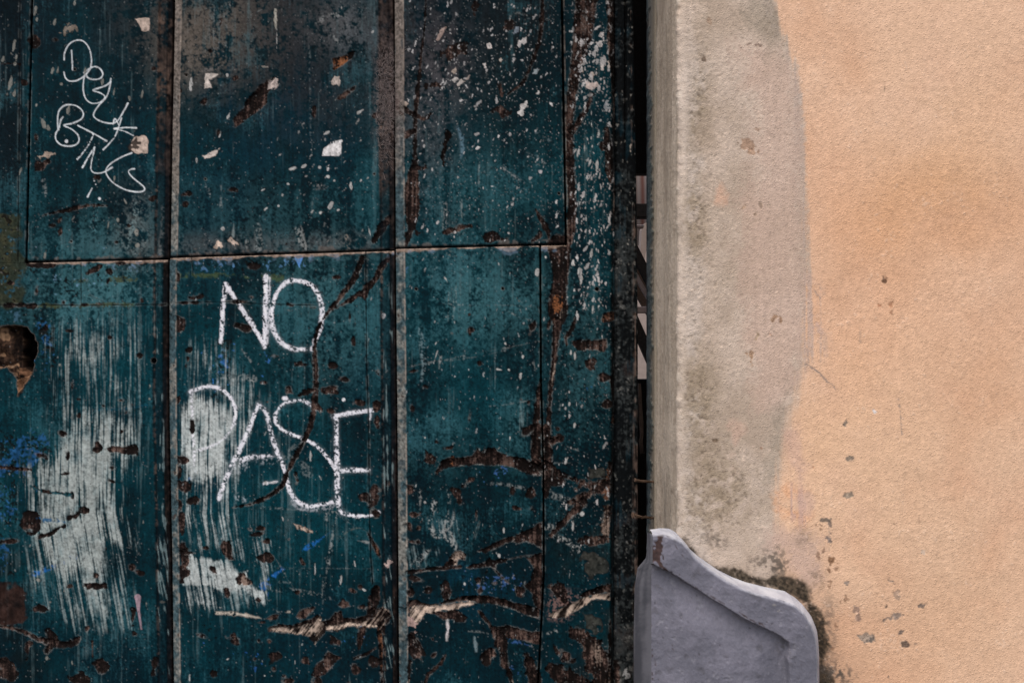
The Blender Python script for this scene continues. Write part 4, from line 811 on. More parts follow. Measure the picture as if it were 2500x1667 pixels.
for (c_, u, v, w, h_, a) in (('C1', 435, 15, 9, 24, .15), ('C1', 205, 50, 9, 30, .1), ('C1', 215, 115, 7, 16, .1), ('C1', 317, 130, 9, 22, .25), ('C1', 80, 275, 9, 40, .25), ('C1', 95, 335, 8, 20, .2), ('C1', 86, 375, 8, 14, .2), ('C1', 18, 345, 8, 20, .2),
                             ('C1', 58, 495, 11, 50, .25), ('C1', 82, 550, 8, 26, .25), ('C1', 303, 415, 8, 24, .25), ('C1', 335, 405, 6, 18, .2), ('C1', 355, 490, 8, 8, 0), ('C1', 825, 540, 6, 30, .2), ('C1', 660, 540, 5, 26, .2), ('C1', 750, 570, 7, 14, 0),
                             ('C1', 212, 610, 8, 16, .2), ('C1', 255, 720, 14, 28, -.4), ('C1', 280, 740, 8, 16, -.2), ('C1', 117, 1000, 7, 24, .2), ('C1', 630, 1300, 5, 26, .2), ('C1', 682, 1276, 8, 14, .1), ('C1', 725, 1165, 5, 16, -.5), ('C1', 790, 1350, 12, 22, -.2), ('C1', 800, 1425, 12, 14, .5),
                             ('C1', 262, 1480, 8, 26, 0), ('C1', 395, 640, 9, 30, .15), ('C1', 493, 410, 8, 22, .1), ('C1', 663, 1040, 5, 22, .1), ('C1', 595, 480, 7, 22, .2), ('C4', 383, 1020, 8, 10, 0), ('C4', 960, 1155, 6, 7, 0), ('C4', 955, 1238, 6, 8, 0), ('C7', 238, 928, 12, 14, 0),
                             ('C7', 400, 995, 8, 8, 0), ('C7', 312, 1064, 7, 7, 0), ('C7', 910, 1078, 5, 14, 0), ('C7', 890, 568, 6, 10, 0), ('C7', 985, 1180, 12, 14, .4), ('C7', 1005, 1065, 14, 7, 0), ('C7', 290, 1412, 10, 13, 0), ('C7', 448, 1440, 4, 14, -.1),
                             ('C2', 155, 500, 10, 42, .05), ('C2', 368, 438, 7, 12, 0), ('C2', 372, 680, 7, 22, .4), ('C2', 325, 780, 6, 20, .1), ('C2', 190, 930, 5, 22, 0), ('C2', 745, 980, 18, 9, -.3), ('C2', 812, 965, 18, 8, -.6), ('C2', 905, 972, 9, 9, 0), ('C2', 945, 772, 22, 8, -.6), ('C2', 1140, 648, 22, 7, -.6),
                             ('C2', 965, 1195, 12, 24, .4), ('C2', 905, 1235, 12, 8, -.6), ('C2', 1010, 1218, 12, 8, -.5), ('C2', 950, 1025, 10, 12, .4), ('C2', 988, 1048, 7, 7, 0), ('C2', 1085, 1072, 7, 28, 0), ('C2', 1145, 1045, 6, 10, .5), ('C2', 720, 1068, 8, 6, 0), ('C2', 665, 1195, 10, 6, -.5), ('C2', 595, 1208, 12, 6, -.7), ('C2', 568, 1105, 14, 5, -.8),
                             ('C2', 655, 220, 3, 50, 0), ('C2', 1030, 50, 5, 14, 0), ('C2', 1212, 185, 8, 14, .6), ('C2', 1195, 1355, 4, 22, -.2), ('C2', 340, 1325, 14, 10, -.6), ('C6', 740, 752, 8, 10, 0), ('C6', 840, 960, 8, 26, .1), ('C6', 852, 840, 8, 14, .3), ('C6', 765, 922, 8, 8, 0), ('C6', 698, 920, 12, 5, 0), ('C6', 298, 755, 5, 14, .4), ('C6', 300, 830, 4, 34, .3), ('C6', 362, 345, 6, 16, -.5),
                             ('C6', 945, 300, 14, 24, .2), ('C6', 998, 205, 8, 14, .1), ('C6', 1225, 350, 10, 34, .1), ('C6', 1290, 190, 8, 44, .05), ('C6', 1210, 290, 8, 20, .2), ('C6', 1175, 240, 12, 22, .2), ('C6', 1340, 515, 10, 20, .2), ('C6', 1300, 540, 6, 24, .1), ('C6', 1422, 825, 6, 14, 0), ('C6', 1160, 810, 6, 24, 0), ('C6', 1185, 835, 7, 22, 0), ('C6', 1120, 1215, 18, 5, 0), ('C6', 1150, 1140, 6, 16, .2), ('C6', 1183, 1278, 7, 20, .2), ('C6', 770, 1360, 6, 18, .1), ('C6', 1130, 1500, 8, 22, .4),
                             ('D1', 222, 445, 8, 7, 0), ('D1', 682, 778, 10, 12, 0), ('D1', 468, 955, 7, 14, 0), ('D1', 222, 45, 6, 7, 0), ('D1', 712, 625, 6, 18, 0), ('D1', 1140, 600, 7, 30, .1), ('D1', 1100, 185, 5, 20, .5), ('D1', 1120, 890, 6, 22, .1), ('D1', 1200, 520, 14, 14, 0), ('C8', 805, 462, 5, 26, -.25), ('C8', 1290, 765, 4, 24, -.2), ('C8', 1270, 832, 8, 8, 0), ('C8', 1350, 940, 16, 9, .5), ('C8', 1022, 800, 4, 28, 0), ('C8', 1195, 880, 8, 30, .1),
                             ('C8', 990, 30, 7, 40, 0), ('C8', 1055, 180, 4, 20, -.5), ('C8', 715, 215, 34, 8, -.1), ('C8', 430, 1405, 12, 7, -.3), ('C8', 680, 1517, 7, 7, 0), ('C8', 175, 1530, 8, 36, 0), ('C8', 885, 1425, 4, 14, 0), ('C8', 385, 1058, 8, 5, 0), ('E6', 60, 285, 9, 12, 0), ('E6', 118, 1390, 9, 44, .2), ('E6', 305, 1215, 8, 44, 0), ('E6', 175, 1355, 5, 28, 0), ('E6', 290, 1500, 14, 40, 0), ('E6', 225, 1480, 9, 30, .3), ('E6', 238, 1130, 6, 26, -.2), ('E6', 40, 285, 10, 12, 0)):
    s_ = CR[c_][2]; q = P(c_, [(u, v)])[0]
    Rb, sd = R.ell(q[0], q[1], w/s_, h_/s_, a, 5); sd = sd*1.25+.5+.9*N4[Rb]*min(1.2, w/s_*.3)+.5*N2[Rb]
    R.over(Rb, sm(-sd, -.8, .8)*.9, (C(128, 128, 122) if c_ in ('C1', 'C7', 'C4') else C(178, 178, 176))*(.8+.3*rng.random()), h=.15)
# dust specks
sp = rng.random((R.H, R.W)).astype(f32)
dens = .0010+.004*sm(U, 950, 1100)*sm(640-V, -80, 200)+.003*sm(U, 1300, 1450)+.002*sm(-N60, 0, 2)
sp = (sp < dens).astype(f32)*(.4+.6*rng.random((R.H, R.W)).astype(f32))
for ax in (0, 1): sp = np.maximum(sp, .55*np.maximum(np.roll(sp, 1, ax), np.roll(sp, -1, ax)))
R.over(ALL, np.clip(sp, 0, 1)*.6, C(140, 142, 142), h=.05)
dk = (rng.random((R.H, R.W)) < .0016).astype(f32)
for ax in (0, 1): dk = np.maximum(dk, .7*np.maximum(np.roll(dk, 1, ax), np.roll(dk, -1, ax)))
R.over(ALL, np.clip(dk, 0, 1)*.8, C(10, 14, 16), h=-.2)

# --- joints between the boards
def joint(J, wr, brown_top):
    du = U-J[:, None]
    # chamfer to the right of the gap
    m = sm(du, 0, 2)*sm(wr+2-du, -1, 1.5)
    ch = C(58, 76, 82)+sm(.4+.4*N60+.25*N9+.25*ST2+.15*N4, 0, 1)[..., None]*(C(108, 108, 104)-C(58, 76, 82))
    ch = ch+(sm(520-V+40*N60, 0, 260)*.8)[..., None]*(C(122, 111, 103)-ch)
    ch = ch*(1+.10*N2+.08*N4)[..., None]
    R.over(ALL, m*.93, ch, r=.9)
    R.over(ALL, m*sm(N20*.7+N9*.6+.3*ST, 1.4, 2.1)*.7, C(34, 54, 62))
    R.over(ALL, m*sm(N9*.8+N4*.5-N20*.4, 1.9, 2.5)*.8, C(52, 38, 33), h=-.5)
    R.hgt[:] -= np.where((du > -1) & (du < wr+2), np.clip(1-(du-1)/wr, 0, 1), 0)*4.6
    R.over(ALL, np.exp(-((du-wr-1.5)/1.5)**2)*sm(N9*.6+N20*.6+.2, -.8, .7)*.75, C(150, 138, 128))
    # worn brown tongue and beaded strip to the left
    b = sm(-du, 0, 1)*sm(13+du, -1, 1)
    R.over(ALL, b*.95, (WD0+sm(.4+.25*ST+.25*N4+.2*N20, 0, 1)[..., None]*(C(44, 34, 30)-WD0))*.8, r=.9)
    R.hgt[:] -= b*1.6+np.exp(-((du+13)/2.)**2)*.8
    gd = np.exp(-((du+33+.5*N60)/2.6)**2)
    R.over(ALL, gd*.75, WD0*1.2); R.hgt[:] -= gd*1.5
    kn = np.exp(-((du+33)/3.4)**2)*sm(.9*N4+.8*N9+.3*N20, .35, 1.1)
    R.over(ALL, kn*.6, C(96, 82, 74), h=.9)
    bt = sm(38+du, -2, 4)*sm(-du, 2, 6)*sm(brown_top-V+60*N60, 0, 160)
    R.over(ALL, bt*.8*sm(.6+.3*N20+.3*N4, 0, 1), C(78, 63, 55)*(1+.2*N4+.15*ST)[..., None], r=.95)
    R.over(ALL, sm(38+du, -2, 4)*sm(-du, 2, 6)*.6*sm(N60+.8, -1, 1), C(6, 16, 23))
    wv = sm(34+du, -2, 4)*sm(-du, 6, 10)*sm(STs+.5*N20+.4*N9, .9, 1.7)*sm(V, 640, 800)
    R.over(ALL, wv*.6, C(120, 140, 142))
joint(J1, 18, 430); joint(J2, 22, 560)
# the dirty web zone
R.over(ALL, R.gauss(948, 230, 22, 90)*sm(.6+.3*N9+.4*N2, 0, 1)*.8, C(110, 98, 96), r=1.)
# splintered pale wood jammed across the lower joint
# horizontal lips under the hatch
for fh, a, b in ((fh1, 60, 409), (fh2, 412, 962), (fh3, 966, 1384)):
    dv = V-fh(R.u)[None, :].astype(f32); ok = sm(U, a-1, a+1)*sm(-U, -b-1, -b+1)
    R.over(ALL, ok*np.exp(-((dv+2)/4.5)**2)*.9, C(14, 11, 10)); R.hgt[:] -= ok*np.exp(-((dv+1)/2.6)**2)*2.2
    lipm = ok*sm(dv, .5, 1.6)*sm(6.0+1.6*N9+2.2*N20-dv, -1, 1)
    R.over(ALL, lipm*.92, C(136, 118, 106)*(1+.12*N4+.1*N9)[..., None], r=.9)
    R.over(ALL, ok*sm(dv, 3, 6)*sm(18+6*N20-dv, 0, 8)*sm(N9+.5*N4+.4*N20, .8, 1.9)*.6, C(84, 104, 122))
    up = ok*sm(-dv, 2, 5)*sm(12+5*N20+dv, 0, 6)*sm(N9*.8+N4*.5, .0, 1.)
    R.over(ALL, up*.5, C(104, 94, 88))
# fine seams and cracks
def seam(pts, w, dep=1.6, dark=.95, lip=.3):
    Rb, sd = R.stroke(pts, w, curve=False); sd = sd+.25*N4[Rb]
    R.over(Rb, np.exp(-((sd-1.8)/1.2)**2)*lip*sm(N9[Rb], -.3, 1.), C(112, 116, 114))
    R.over(Rb, sm(-sd, -.9, .6)*dark, C(7, 7, 8)); R.hgt[Rb] -= dep*sm(-sd, -.8, .8)
vq = np.array([597, 760, 925, 1147, 1404, 1500, 1667, 1790])
seam([(fH0(v), v) for v in (-120, 0, 300, 640)], 4.4, 3, lip=.5)
seam([(fHR(v), v) for v in (-120, 0, 300, 596)], 5, 4, lip=.3)
Rb, sd = R.stroke([(fHR(v)+4.5, v) for v in (-120, 0, 300, 592)], 1.5, curve=False); R.over(Rb, sm(-sd, -.8, .6)*sm(N20[Rb]+N9[Rb], -1, .6)*.7, C(122, 108, 98))
seam([(fQ(v), v) for v in vq], 4.2, 3.5)
seam([(50, -120), (44, 640)], 1.8, 1.2, .8); seam([(893, 612), (895, 885), (900, 1028), (902, 1258), (905, 1350), (910, 1425)], 2.0, 1.4)
seam([(198, 641), (198, 749)], 1.6, 1); seam([(-130, 746), (60, 744), (200, 746), (405, 743)], 1.8, 1, .8); seam([(428, 739), (560, 737), (640, 742), (775, 746)], 1.6, 1, .75)
seam([(467, 622), (472, 674)], 1.4, .8, .8); seam(P('C4', [(690, 650), (700, 760)]), 1.0, .5, .5); seam(P('C4', [(560, 575), (680, 625)]), 1.2, .5, .6); seam(P('D1', [(560, 570), (520, 700)]), .8, .3, .3)
# splinters at the joint, over the strips
splinter('E7', [(110, 690), (180, 640), (260, 700), (270, 760), (200, 800), (180, 980), (150, 960), (110, 880), (-20, 860), (-20, 800), (60, 790)], light=.35, depth=-.6)
gouge('E7', [(130, 960), (150, 1120), (150, 1300), (160, 1600)], [50, 50, 30, 26], depth=.8, orange=.5, light=.15, lip=.1)
gouge('E7', [(500, 1300), (490, 1440), (480, 1600)], [30, 34, 24], depth=.5, light=.45, lip=.2)
for u, v, rx, ry, a in ((505, 488, 36, 40, 0), (95, 500, 40, 80, .1), (65, 560, 50, 40, 0)): chip('E7', u, v, rx, ry, a, depth=1.3, tone=1.1)
scrap('E7', [(190, 130), (250, 90), (280, 110), (240, 170), (200, 165)], C(170, 150, 144), 3)

# --- edge moulding of the leaf
xl = fBL(R.v)[:, None].astype(f32); xr = fER(R.v)[:, None].astype(f32)
tm = (U-xl)/(xr-xl); em = sm(U-xl, 0, 1.5)
base = C(10, 13, 15)+sm(.36+.2*N20+.25*N60+.2*N4+.15*N2+.15*ST, 0, 1)[..., None]*(C(44, 48, 49)-C(10, 13, 15))  # moulding painted dark in place of the shade along this edge
base = base+(sm(.2*N60+.5*N20-.2, 0, 1)*sm(V, 640, 900)*.6)[..., None]*(C(44, 34, 32)-base)
R.over(ALL, em, base, r=.8)
R.over(ALL, em*sm(N9*.8+N4*.7+.3*N60, 1.3, 2.4)*.6, C(74, 74, 72), h=.5)
R.over(ALL, em*sm(N9*.6+N2*.8+.3*N60, 1.8, 2.6)*.55, C(96, 96, 94), h=.3)
R.over(ALL, em*sm(N20+.5*ST-.3*N60, 1.0, 2.2)*.5, C(6, 36, 46))
R.over(ALL, em*sm(tm, .82, .95)*sm(.4*ST+.4*N20+.4*N9, -.2, 1.)*.75*sm(V, 380, 700), C(74, 60, 54))
R.over(ALL, em*np.exp(-((tm-.9)/.09)**2)*sm(ST+.6*N9, .4, 1.4)*.6, C(110, 94, 86))
R.hgt[:] += np.where(tm > 0, 4.5*np.sqrt(np.clip(1-((tm-.56)/.47)**2, 0, 1))-6.5, 0)
gro = np.exp(-((U-xl-27)/2.6)**2)*sm(520-V, 0, 300)
R.hgt[:] -= gro*4; R.over(ALL, gro*.8, C(8, 9, 10))
ed = np.exp(-((U-xl+3)/5.0)**2); R.over(ALL, ed*sm(.9-.2*N20, 0, 1), C(9, 8, 8)); R.hgt[:] -= ed*3.5
gouge('E5', [(375, 1420), (388, 1500), (395, 1600)], [40, 44, 44], depth=.5, light=.1, tone=1.5)
scrap('E5', [(435, 1485), (455, 1470), (470, 1500), (450, 1525), (432, 1510)], C(150, 150, 150), 3)
spatter(60, un(1503, 1552), un(-60, 700), .5, 2.0, 2.4, .1, C(140, 138, 132)); spatter(60, un(1503, 1552), un(1150, 1720), .5, 2.0, 2.0, .3, C(90, 92, 90))
scrap('E6', [(585, 1330), (600, 1320), (600, 1380), (590, 1375)], C(160, 150, 140), 2)

# relief of the boards themselves
R.hgt += .45*N200+.10*N60+.05*N20+.035*N9+.02*GR
R.col *= np.clip(1+.12*N2+.09*N4+.05*FSX, .5, 1.6)[..., None]
R.col = np.clip(R.col, .0015, .8)
R.rgh = np.clip(R.rgh-.06+.05*N20, .35, 1.)

# ================================================================== building the door out of its boards
m_door = material('weathered_door_paint', spec=.04, n_scale=1400, n_amt=.16, b_scale=1100, b_str=.35, b_dist=.0004)
m_dark = material('dark_old_wood', False, (.018, .014, .012), .9, .2, 300, .3, 260, .5, .001)
door = thing('door', 'weathered teal wooden door leaf of wide planks with chalk writing NO PASE and pen scrawl', 'door', (0, 0, 0))

def axis(a, b, d0, d1, step, coarse):
    pts = []
    def seg(x0, x1, st):
        if x1-x0 > 1e-3: pts.extend(np.linspace(x0, x1, max(2, int(math.ceil((x1-x0)/st))+1))[:-1])
    seg(a, min(b, d0), coarse); seg(max(a, min(b, d0)), min(b, d1), step); seg(max(a, d1), b, coarse)
    return np.array(pts+[b])
STEP = 1.75
def patch(L, Rr, T, B, vn0, vn1, un0, un1, thick=.034, shift=None):
    """grid conforming to four borders; returns verts, quads, colours, roughness"""
    vs_ = axis(vn0, vn1, -22, 1690, STEP, 16); us_ = axis(un0, un1, -22, 1575, STEP, 16)
    tv = (vs_-vn0)/(vn1-vn0); tu = (us_-un0)/(un1-un0)
    nr, nc = len(tv), len(tu)
    vv = np.repeat(vs_[:, None], nc, 1)
    uu = L(vv)+(Rr(vv)-L(vv))*tu[None, :]
    vv = T(uu)+(B(uu)-T(uu))*tv[:, None]
    uu = L(vv)+(Rr(vv)-L(vv))*tu[None, :]
    c, h, r = R.sample(uu if shift is None else shift(uu), vv)
    y = -h*.001
    X = (uu-1250)*S; Z = ZC+(833.5-vv)*S
    verts = np.stack([X, y, Z], -1).reshape(-1, 3)
    idx = np.arange(nr*nc).reshape(nr, nc)
    q = np.stack([idx[:-1, :-1], idx[1:, :-1], idx[1:, 1:], idx[:-1, 1:]], -1).reshape(-1, 4)
    loop = np.concatenate([idx[0, :], idx[1:, -1], idx[-1, -2::-1], idx[-2:0:-1, 0]])
    back = verts[loop].copy(); back[:, 1] = thick
    n0 = len(verts); k = len(loop); bi = n0+np.arange(k)
    sk = np.stack([loop, np.roll(loop, -1), np.roll(bi, -1), bi], -1)
    cc = c.reshape(-1, 3)
    return (np.vstack([verts, back]), np.vstack([q, sk]), np.vstack([cc, np.tile(WD0, (k, 1))]), np.concatenate([r.ravel(), np.full(k, .9)]))
def board(name, patches, parent):
    V_, Q_, C_, G_ = [], [], [], []; o = 0
    for (v, q, c, r) in patches:
        V_.append(v); Q_.append(q+o); C_.append(c); G_.append(r); o += len(v)
    return mesh_np(name, np.vstack(V_), np.vstack(Q_), m_door, parent, np.vstack(C_), np.concatenate(G_))
k_ = lambda x: (lambda q: np.full_like(np.asarray(q, float), x))
TOP, BOT = -300, 2860
gap = 1.6
# upper hatch boards
p1 = board('plank', [patch(lambda v: fH0(v)+gap, lambda v: fJ1(v)-gap, k_(TOP), lambda u: fh1(u)-1.2, TOP, 638, 80, 415)], door)
board('plank', [patch(lambda v: fJ1(v)+gap, lambda v: fJ2(v)-gap, k_(TOP), lambda u: fh2(u)-1.2, TOP, 620, 418, 962)], door)
board('plank', [patch(lambda v: fJ2(v)+gap, lambda v: fHR(v)-gap, k_(TOP), lambda u: fh3(u)-1.2, TOP, 602, 965, 1377)], door)
# left stile and lower boards
board('stile', [patch(k_(-128), lambda v: fH0(v)-gap, k_(TOP), lambda u: np.full_like(u, 642.2), TOP, 642, -128, 72)], door)
board('plank', [patch(k_(-128), lambda v: fJ1(v)-gap, lambda u: np.where(u < 60, 642.4, fh1(u)+1.2), k_(BOT), 640, BOT, -128, 412)], door)
board('plank', [patch(lambda v: fJ1(v)+gap, lambda v: fJ2(v)-gap, lambda u: fh2(u)+1.2, k_(BOT), 620, BOT, 412, 968)], door)
board('plank', [patch(lambda v: fJ2(v)+gap, lambda v: fQ(v)-gap, lambda u: fh3(u)+1.2, k_(BOT), 604, BOT, 968, 1320)], door)
board('stile', [patch(lambda v: fHR(v)*np.where(v < 597, 1, 0)+np.where(v < 597, gap, 1383.6), lambda v: fBL(v)-.6, k_(TOP), k_(BOT), TOP, BOT, 1383, 1499),
                patch(lambda v: fQ(v)+gap, k_(1383.6), lambda u: fh3(u)+1.2, k_(BOT), 599, BOT, 1321, 1383)], door)
board('edge_moulding', [patch(lambda v: fBL(v)+.2, fER, k_(TOP), k_(BOT), TOP, BOT, 1500, 1557)], door)
# further boards out of the picture, to the left
for a in (-132, -672):
    sh = (lambda a: (lambda u: 985+np.mod((u-a)*.6+4000, 320)))(a)
    board('plank', [patch(k_(a-536), k_(a), k_(TOP), k_(BOT), TOP, BOT, a-536, a, shift=lambda u: 1080+160*np.cos(u*.011))], door)
X_ = lambda u: (u-1250)*S
box('back_board', X_(-1208), .036, .04, X_(1540), .062, ZC+(833-TOP)*S, m_dark, door)

# cobweb across the joint: real threads
m_web = material('cobweb_silk', False, tuple(C(128, 118, 116)), .9, .2, 300, .2)
def threads():
    VV, FF = [], []
    for i in range(430):
        v0 = 130+rng.random()*270; w = math.exp(-((v0-240)/95)**2)
        if rng.random() > w+.12: continue
        a = np.array([918+rng.random()*34, v0+rng.normal()*10]); L_ = 8+rng.random()*44
        b = a+np.array([L_*rng.random(), rng.normal()*22]); c_ = (a+b)/2+rng.normal(size=2)*7
        ts = np.linspace(0, 1, 6); pts = np.outer((1-ts)**2, a)+np.outer(2*ts*(1-ts), c_)+np.outer(ts**2, b)
        lift = -.0006-.004*np.sin(ts*math.pi)*rng.random(); rad = .00013+.00016*rng.random()
        ex = 3.0 if pts[:, 0].max() > 955 else 0
        o = len(VV)
        for j, p in enumerate(pts):
            x, z = (p[0]-1250)*S, ZC+(833.5-p[1])*S
            for k in range(3):
                VV.append((x+rad*math.cos(2.1*k), (lift[j] if np.ndim(lift) else lift)+.0012*0, z+rad*math.sin(2.1*k)))
        for j in range(5):
            for k in range(3):
                FF.append((o+j*3+k, o+j*3+(k+1) % 3, o+j*3+3+(k+1) % 3, o+j*3+3+k))
    return VV, FF
VV, FF = threads()
web = mesh_np('cobweb', np.array(VV), np.array(FF), m_web)
tag(web, 'dusty grey cobweb stretched over the joint between two upper door planks', 'cobweb')

# ================================================================== wall, reveal, frame post
YW = -.21                                     # wall face
KW = (D+YW)/D
XC = (1654-1250)*S*KW                         # wall corner
Wl = Raster(1560, -60, 2620, 1730, 1.2)
U = Wl.u[None, :]; V = Wl.v[:, None]
n3 = Wl.noise(3.2); n5 = Wl.noise(5.5); n10 = Wl.noise(10); n25 = Wl.noise(25); n70 = Wl.fbm(70); n200 = Wl.fbm(220, o=3)
grit = .75*Wl.noise(4.6, 4.4)+.6*Wl.noise(2.9, 2.8)+.15*n10; grit /= grit.std()
sw = Wl.noise(3, 130)+.6*Wl.noise(6, 260); sw /= sw.std()
OR0, OR1, OR2 = C(206, 165, 135), C(216, 181, 154), C(200, 152, 112)
t = sm(.5+.22*n200+.10*n70+.05*n25, 0, 1)
Wl.col[:] = OR0+t[..., None]*(OR1-OR0); Wl.rgh[:] = .95
for cu, cv, ru, rv, a, c in ((2290, 470, 130, 80, .75, C(200, 145, 96)), (2140, 560, 90, 70, .5, C(208, 152, 104)), (2060, 820, 90, 120, .55, C(214, 156, 116)), (2040, 430, 60, 120, .45, C(214, 166, 134)),
                             (2100, 1010, 120, 110, .6, C(218, 176, 138)), (2330, 250, 150, 140, .4, C(206, 166, 126)), (2060, 1200, 80, 120, .4, C(220, 178, 136)), (2350, 850, 110, 90, .4, C(204, 152, 112)), (2330, 1300, 230, 260, .8, C(212, 178, 148)), (2420, 1500, 160, 160, .5, C(204, 170, 140))):
    Wl.over(ALL, Wl.gauss(cu, cv, ru*1.2, rv*1.2)*a*.62*sm(.7+.2*n70, 0, 1), c)
ub = np.interp(Wl.v, [-60, 0, 93, 160, 236, 379, 505, 657, 690, 740, 790, 840, 885, 905, 950, 985, 1050, 1122, 1180, 1260, 1400, 1730],
               [1865, 1885, 1915, 1942, 1955, 1965, 1969, 1974, 1971, 1970, 1968, 1966, 1960, 1954, 1944, 1930, 1918, 1910, 1900, 1894, 1900, 1900]).astype(f32)[:, None]
g = sm(ub-U+.8*n10+1.5*n5+1.5*n3+3*n25*sm(V, 660, 760)+3.5*sw, -9-14*sm(V, 700, 1000), 7+14*sm(V, 700, 1000))
GB = C(173, 156, 140)+sm(.5+.3*n70+.15*n25, 0, 1)[..., None]*(C(186, 171, 157)-C(168, 153, 138))
Wl.over(ALL, g*.97, GB)
edgeb = np.exp(-((ub-U-12)/16)**2)*g*sm(660-V, 0, 80)
Wl.over(ALL, edgeb*.55*sm(.5+.5*sw, 0, 1), C(160, 146, 138))
def wp(pts, soft):
    Rb, sd = Wl.poly(pts, soft*2+10); m = np.zeros((Wl.H, Wl.W), f32); m[Rb] = sm(-sd-8*n25[Rb]-3*n10[Rb]-.25*soft*(n5[Rb]+n3[Rb]), -1.5*soft, 1.5*soft); return m
pk = np.maximum(wp(P('D2', [(700, 260), (980, 250), (1060, 420), (1100, 900), (1120, 1568), (740, 1568), (720, 1180), (820, 1000), (800, 640)]), 26), wp(P('D3', [(690, -20), (1050, -20), (1040, 480), (970, 860), (900, 920), (800, 900), (740, 600), (700, 300)]), 16))
Wl.over(ALL, pk*g*.55, C(194, 166, 150)*(1+.02*sw)[..., None])
Wl.over(ALL, wp(P('D3', [(640, 1000), (690, 1000), (680, 1150), (670, 1260), (640, 1260)]), 8)*.7, C(198, 168, 150))
Wl.over(ALL, wp(P('D2', [(570, 1080), (625, 1060), (625, 1190), (580, 1180)]), 8)*.8, C(206, 168, 144))
Wl.over(ALL, wp(P('D2', [(760, -20), (920, -20), (985, 230), (900, 300), (800, 160)]), 20)*g*.55, C(150, 140, 126))
Wl.over(ALL, wp(P('D3', [(870, 880), (960, 780), (930, 1070), (910, 1280), (800, 1300)]), 14)*g*.5, C(152, 142, 128))
# lighter band along the arris, then greenish dirt caught in the grain
Wl.over(ALL, sm(1700+16*n70-U, -20, 18)*.55*sm(V, -60, 200), C(200, 188, 178))
drt = np.zeros_like(g)
for cu, cv, ru, rv, a in ((1712, 250, 20, 60, .8), (1695, 330, 14, 60, .7), (1692, 500, 20, 60, 1.), (1705, 570, 24, 50, .9), (1720, 130, 18, 100, .45), (1715, 950, 34, 60, 1.), (1700, 1000, 24, 80, .6), (1740, 1120, 50, 70, .75), (1800, 1190, 60, 40, .55), (1720, 1240, 60, 60, .5), (1760, 700, 50, 60, .3), (1740, 1250, 80, 50, .5), (1690, 800, 24, 160, .3), (1900, 70, 30, 60, .4)):
    drt += Wl.gauss(cu, cv, ru, rv)*a
drt = np.clip(drt, 0, 1.2)
Wl.over(ALL, drt*.7*g*sm(.7+.2*n10+.15*n5, 0, 1), C(144, 129, 110)); Wl.over(ALL, np.clip(drt*sm(-grit+.25*n10, .0, 2.6), 0, 1)*.5*g, C(88, 77, 64))
Wl.over(ALL, g*sm(-grit, .6, 2.4)*.25, C(128, 114, 98))
# pink-orange patch low down
lo = wp(P('D4', [(1310, -60), (1400, -80), (1560, -60), (1640, 60), (1640, 300), (1560, 330), (1420, 260), (1320, 150)]), 12)
Wl.over(ALL, lo*.8*sm(.6+.5*n25+.3*n10, 0, 1), C(214, 164, 128)); Wl.over(ALL, lo*sm(sw+.4*n10, .5, 1.4)*.6, C(176, 152, 148))
Wl.over(ALL, wp(P('D4', [(1200, 300), (1640, 300), (1700, 700), (1560, 820), (1400, 520), (1250, 480)]), 20)*.75, C(190, 164, 150))
Wl.over(ALL, wp(P('D3', [(1010, 110), (1080, 150), (1130, 330), (1150, 480), (1145, 600), (1070, 650), (1000, 760), (960, 800), (1000, 400)]), 14)*sm(.65+.35*sw+.2*n5+.2*n10, 0, 1)*.9, C(186, 162, 147))
Wl.over(ALL, wp(P('D3', [(930, 1010), (1010, 980), (1040, 1200), (1080, 1500), (1010, 1500), (980, 1250)]), 10)*.6, C(196, 164, 148))
def wst(c, pts, w, col, a, thr=-1.5, h=0.):
    Rb, sd = Wl.stroke(P(c, pts), Lw(c, w)); Wl.over(Rb, sm(-sd-1.2*n5[Rb]-.6*n3[Rb], -2, 2)*sm(.8*n3[Rb]+.5*n5[Rb], thr, thr+1.2)*a, col, h=h)
wst('D3', [(1030, 640), (1100, 680), (1160, 740), (1215, 785)], [12, 14, 12, 14], C(120, 112, 108), .8, -.9, -.3)
wst('D3', [(1090, 240), (1125, 285)], [8, 8], C(130, 122, 120), .7); wst('D3', [(1080, 380), (1120, 480)], [40, 60], C(170, 148, 140), .5, -.4)
wst('D3', [(1050, 560), (1062, 640)], [6, 6], C(150, 136, 130), .6)
wst('D6', [(530, 295), (530, 340)], [14, 12], C(110, 108, 110), .75, -.6); wst('D6', [(536, 340), (540, 400), (545, 470)], [3, 4, 5], C(116, 110, 110), .8)
wst('D6', [(360, 0), (362, 70)], [8, 6], C(150, 130, 116), .5); wst('D6', [(610, 610), (630, 700)], [5, 5], C(170, 140, 116), .5); wst('D6', [(622, 820), (622, 890)], [3, 3], C(140, 116, 98), .6)
wst('D6', [(517, 190), (517, 170)], [4, 4], C(150, 120, 96), .5)
wst('D5', [(505, 385), (508, 450)], [3, 3], C(130, 112, 96), .8); wst('D5', [(513, 535), (517, 600)], [4, 4], C(120, 110, 104), .85); wst('D5', [(230, 808), (300, 800)], [5, 4], C(176, 134, 108), .6, h=-.3)
wst('D6', [(225, 860), (228, 940), (225, 985)], [14, 10, 4], C(120, 112, 110), .7, -.4)
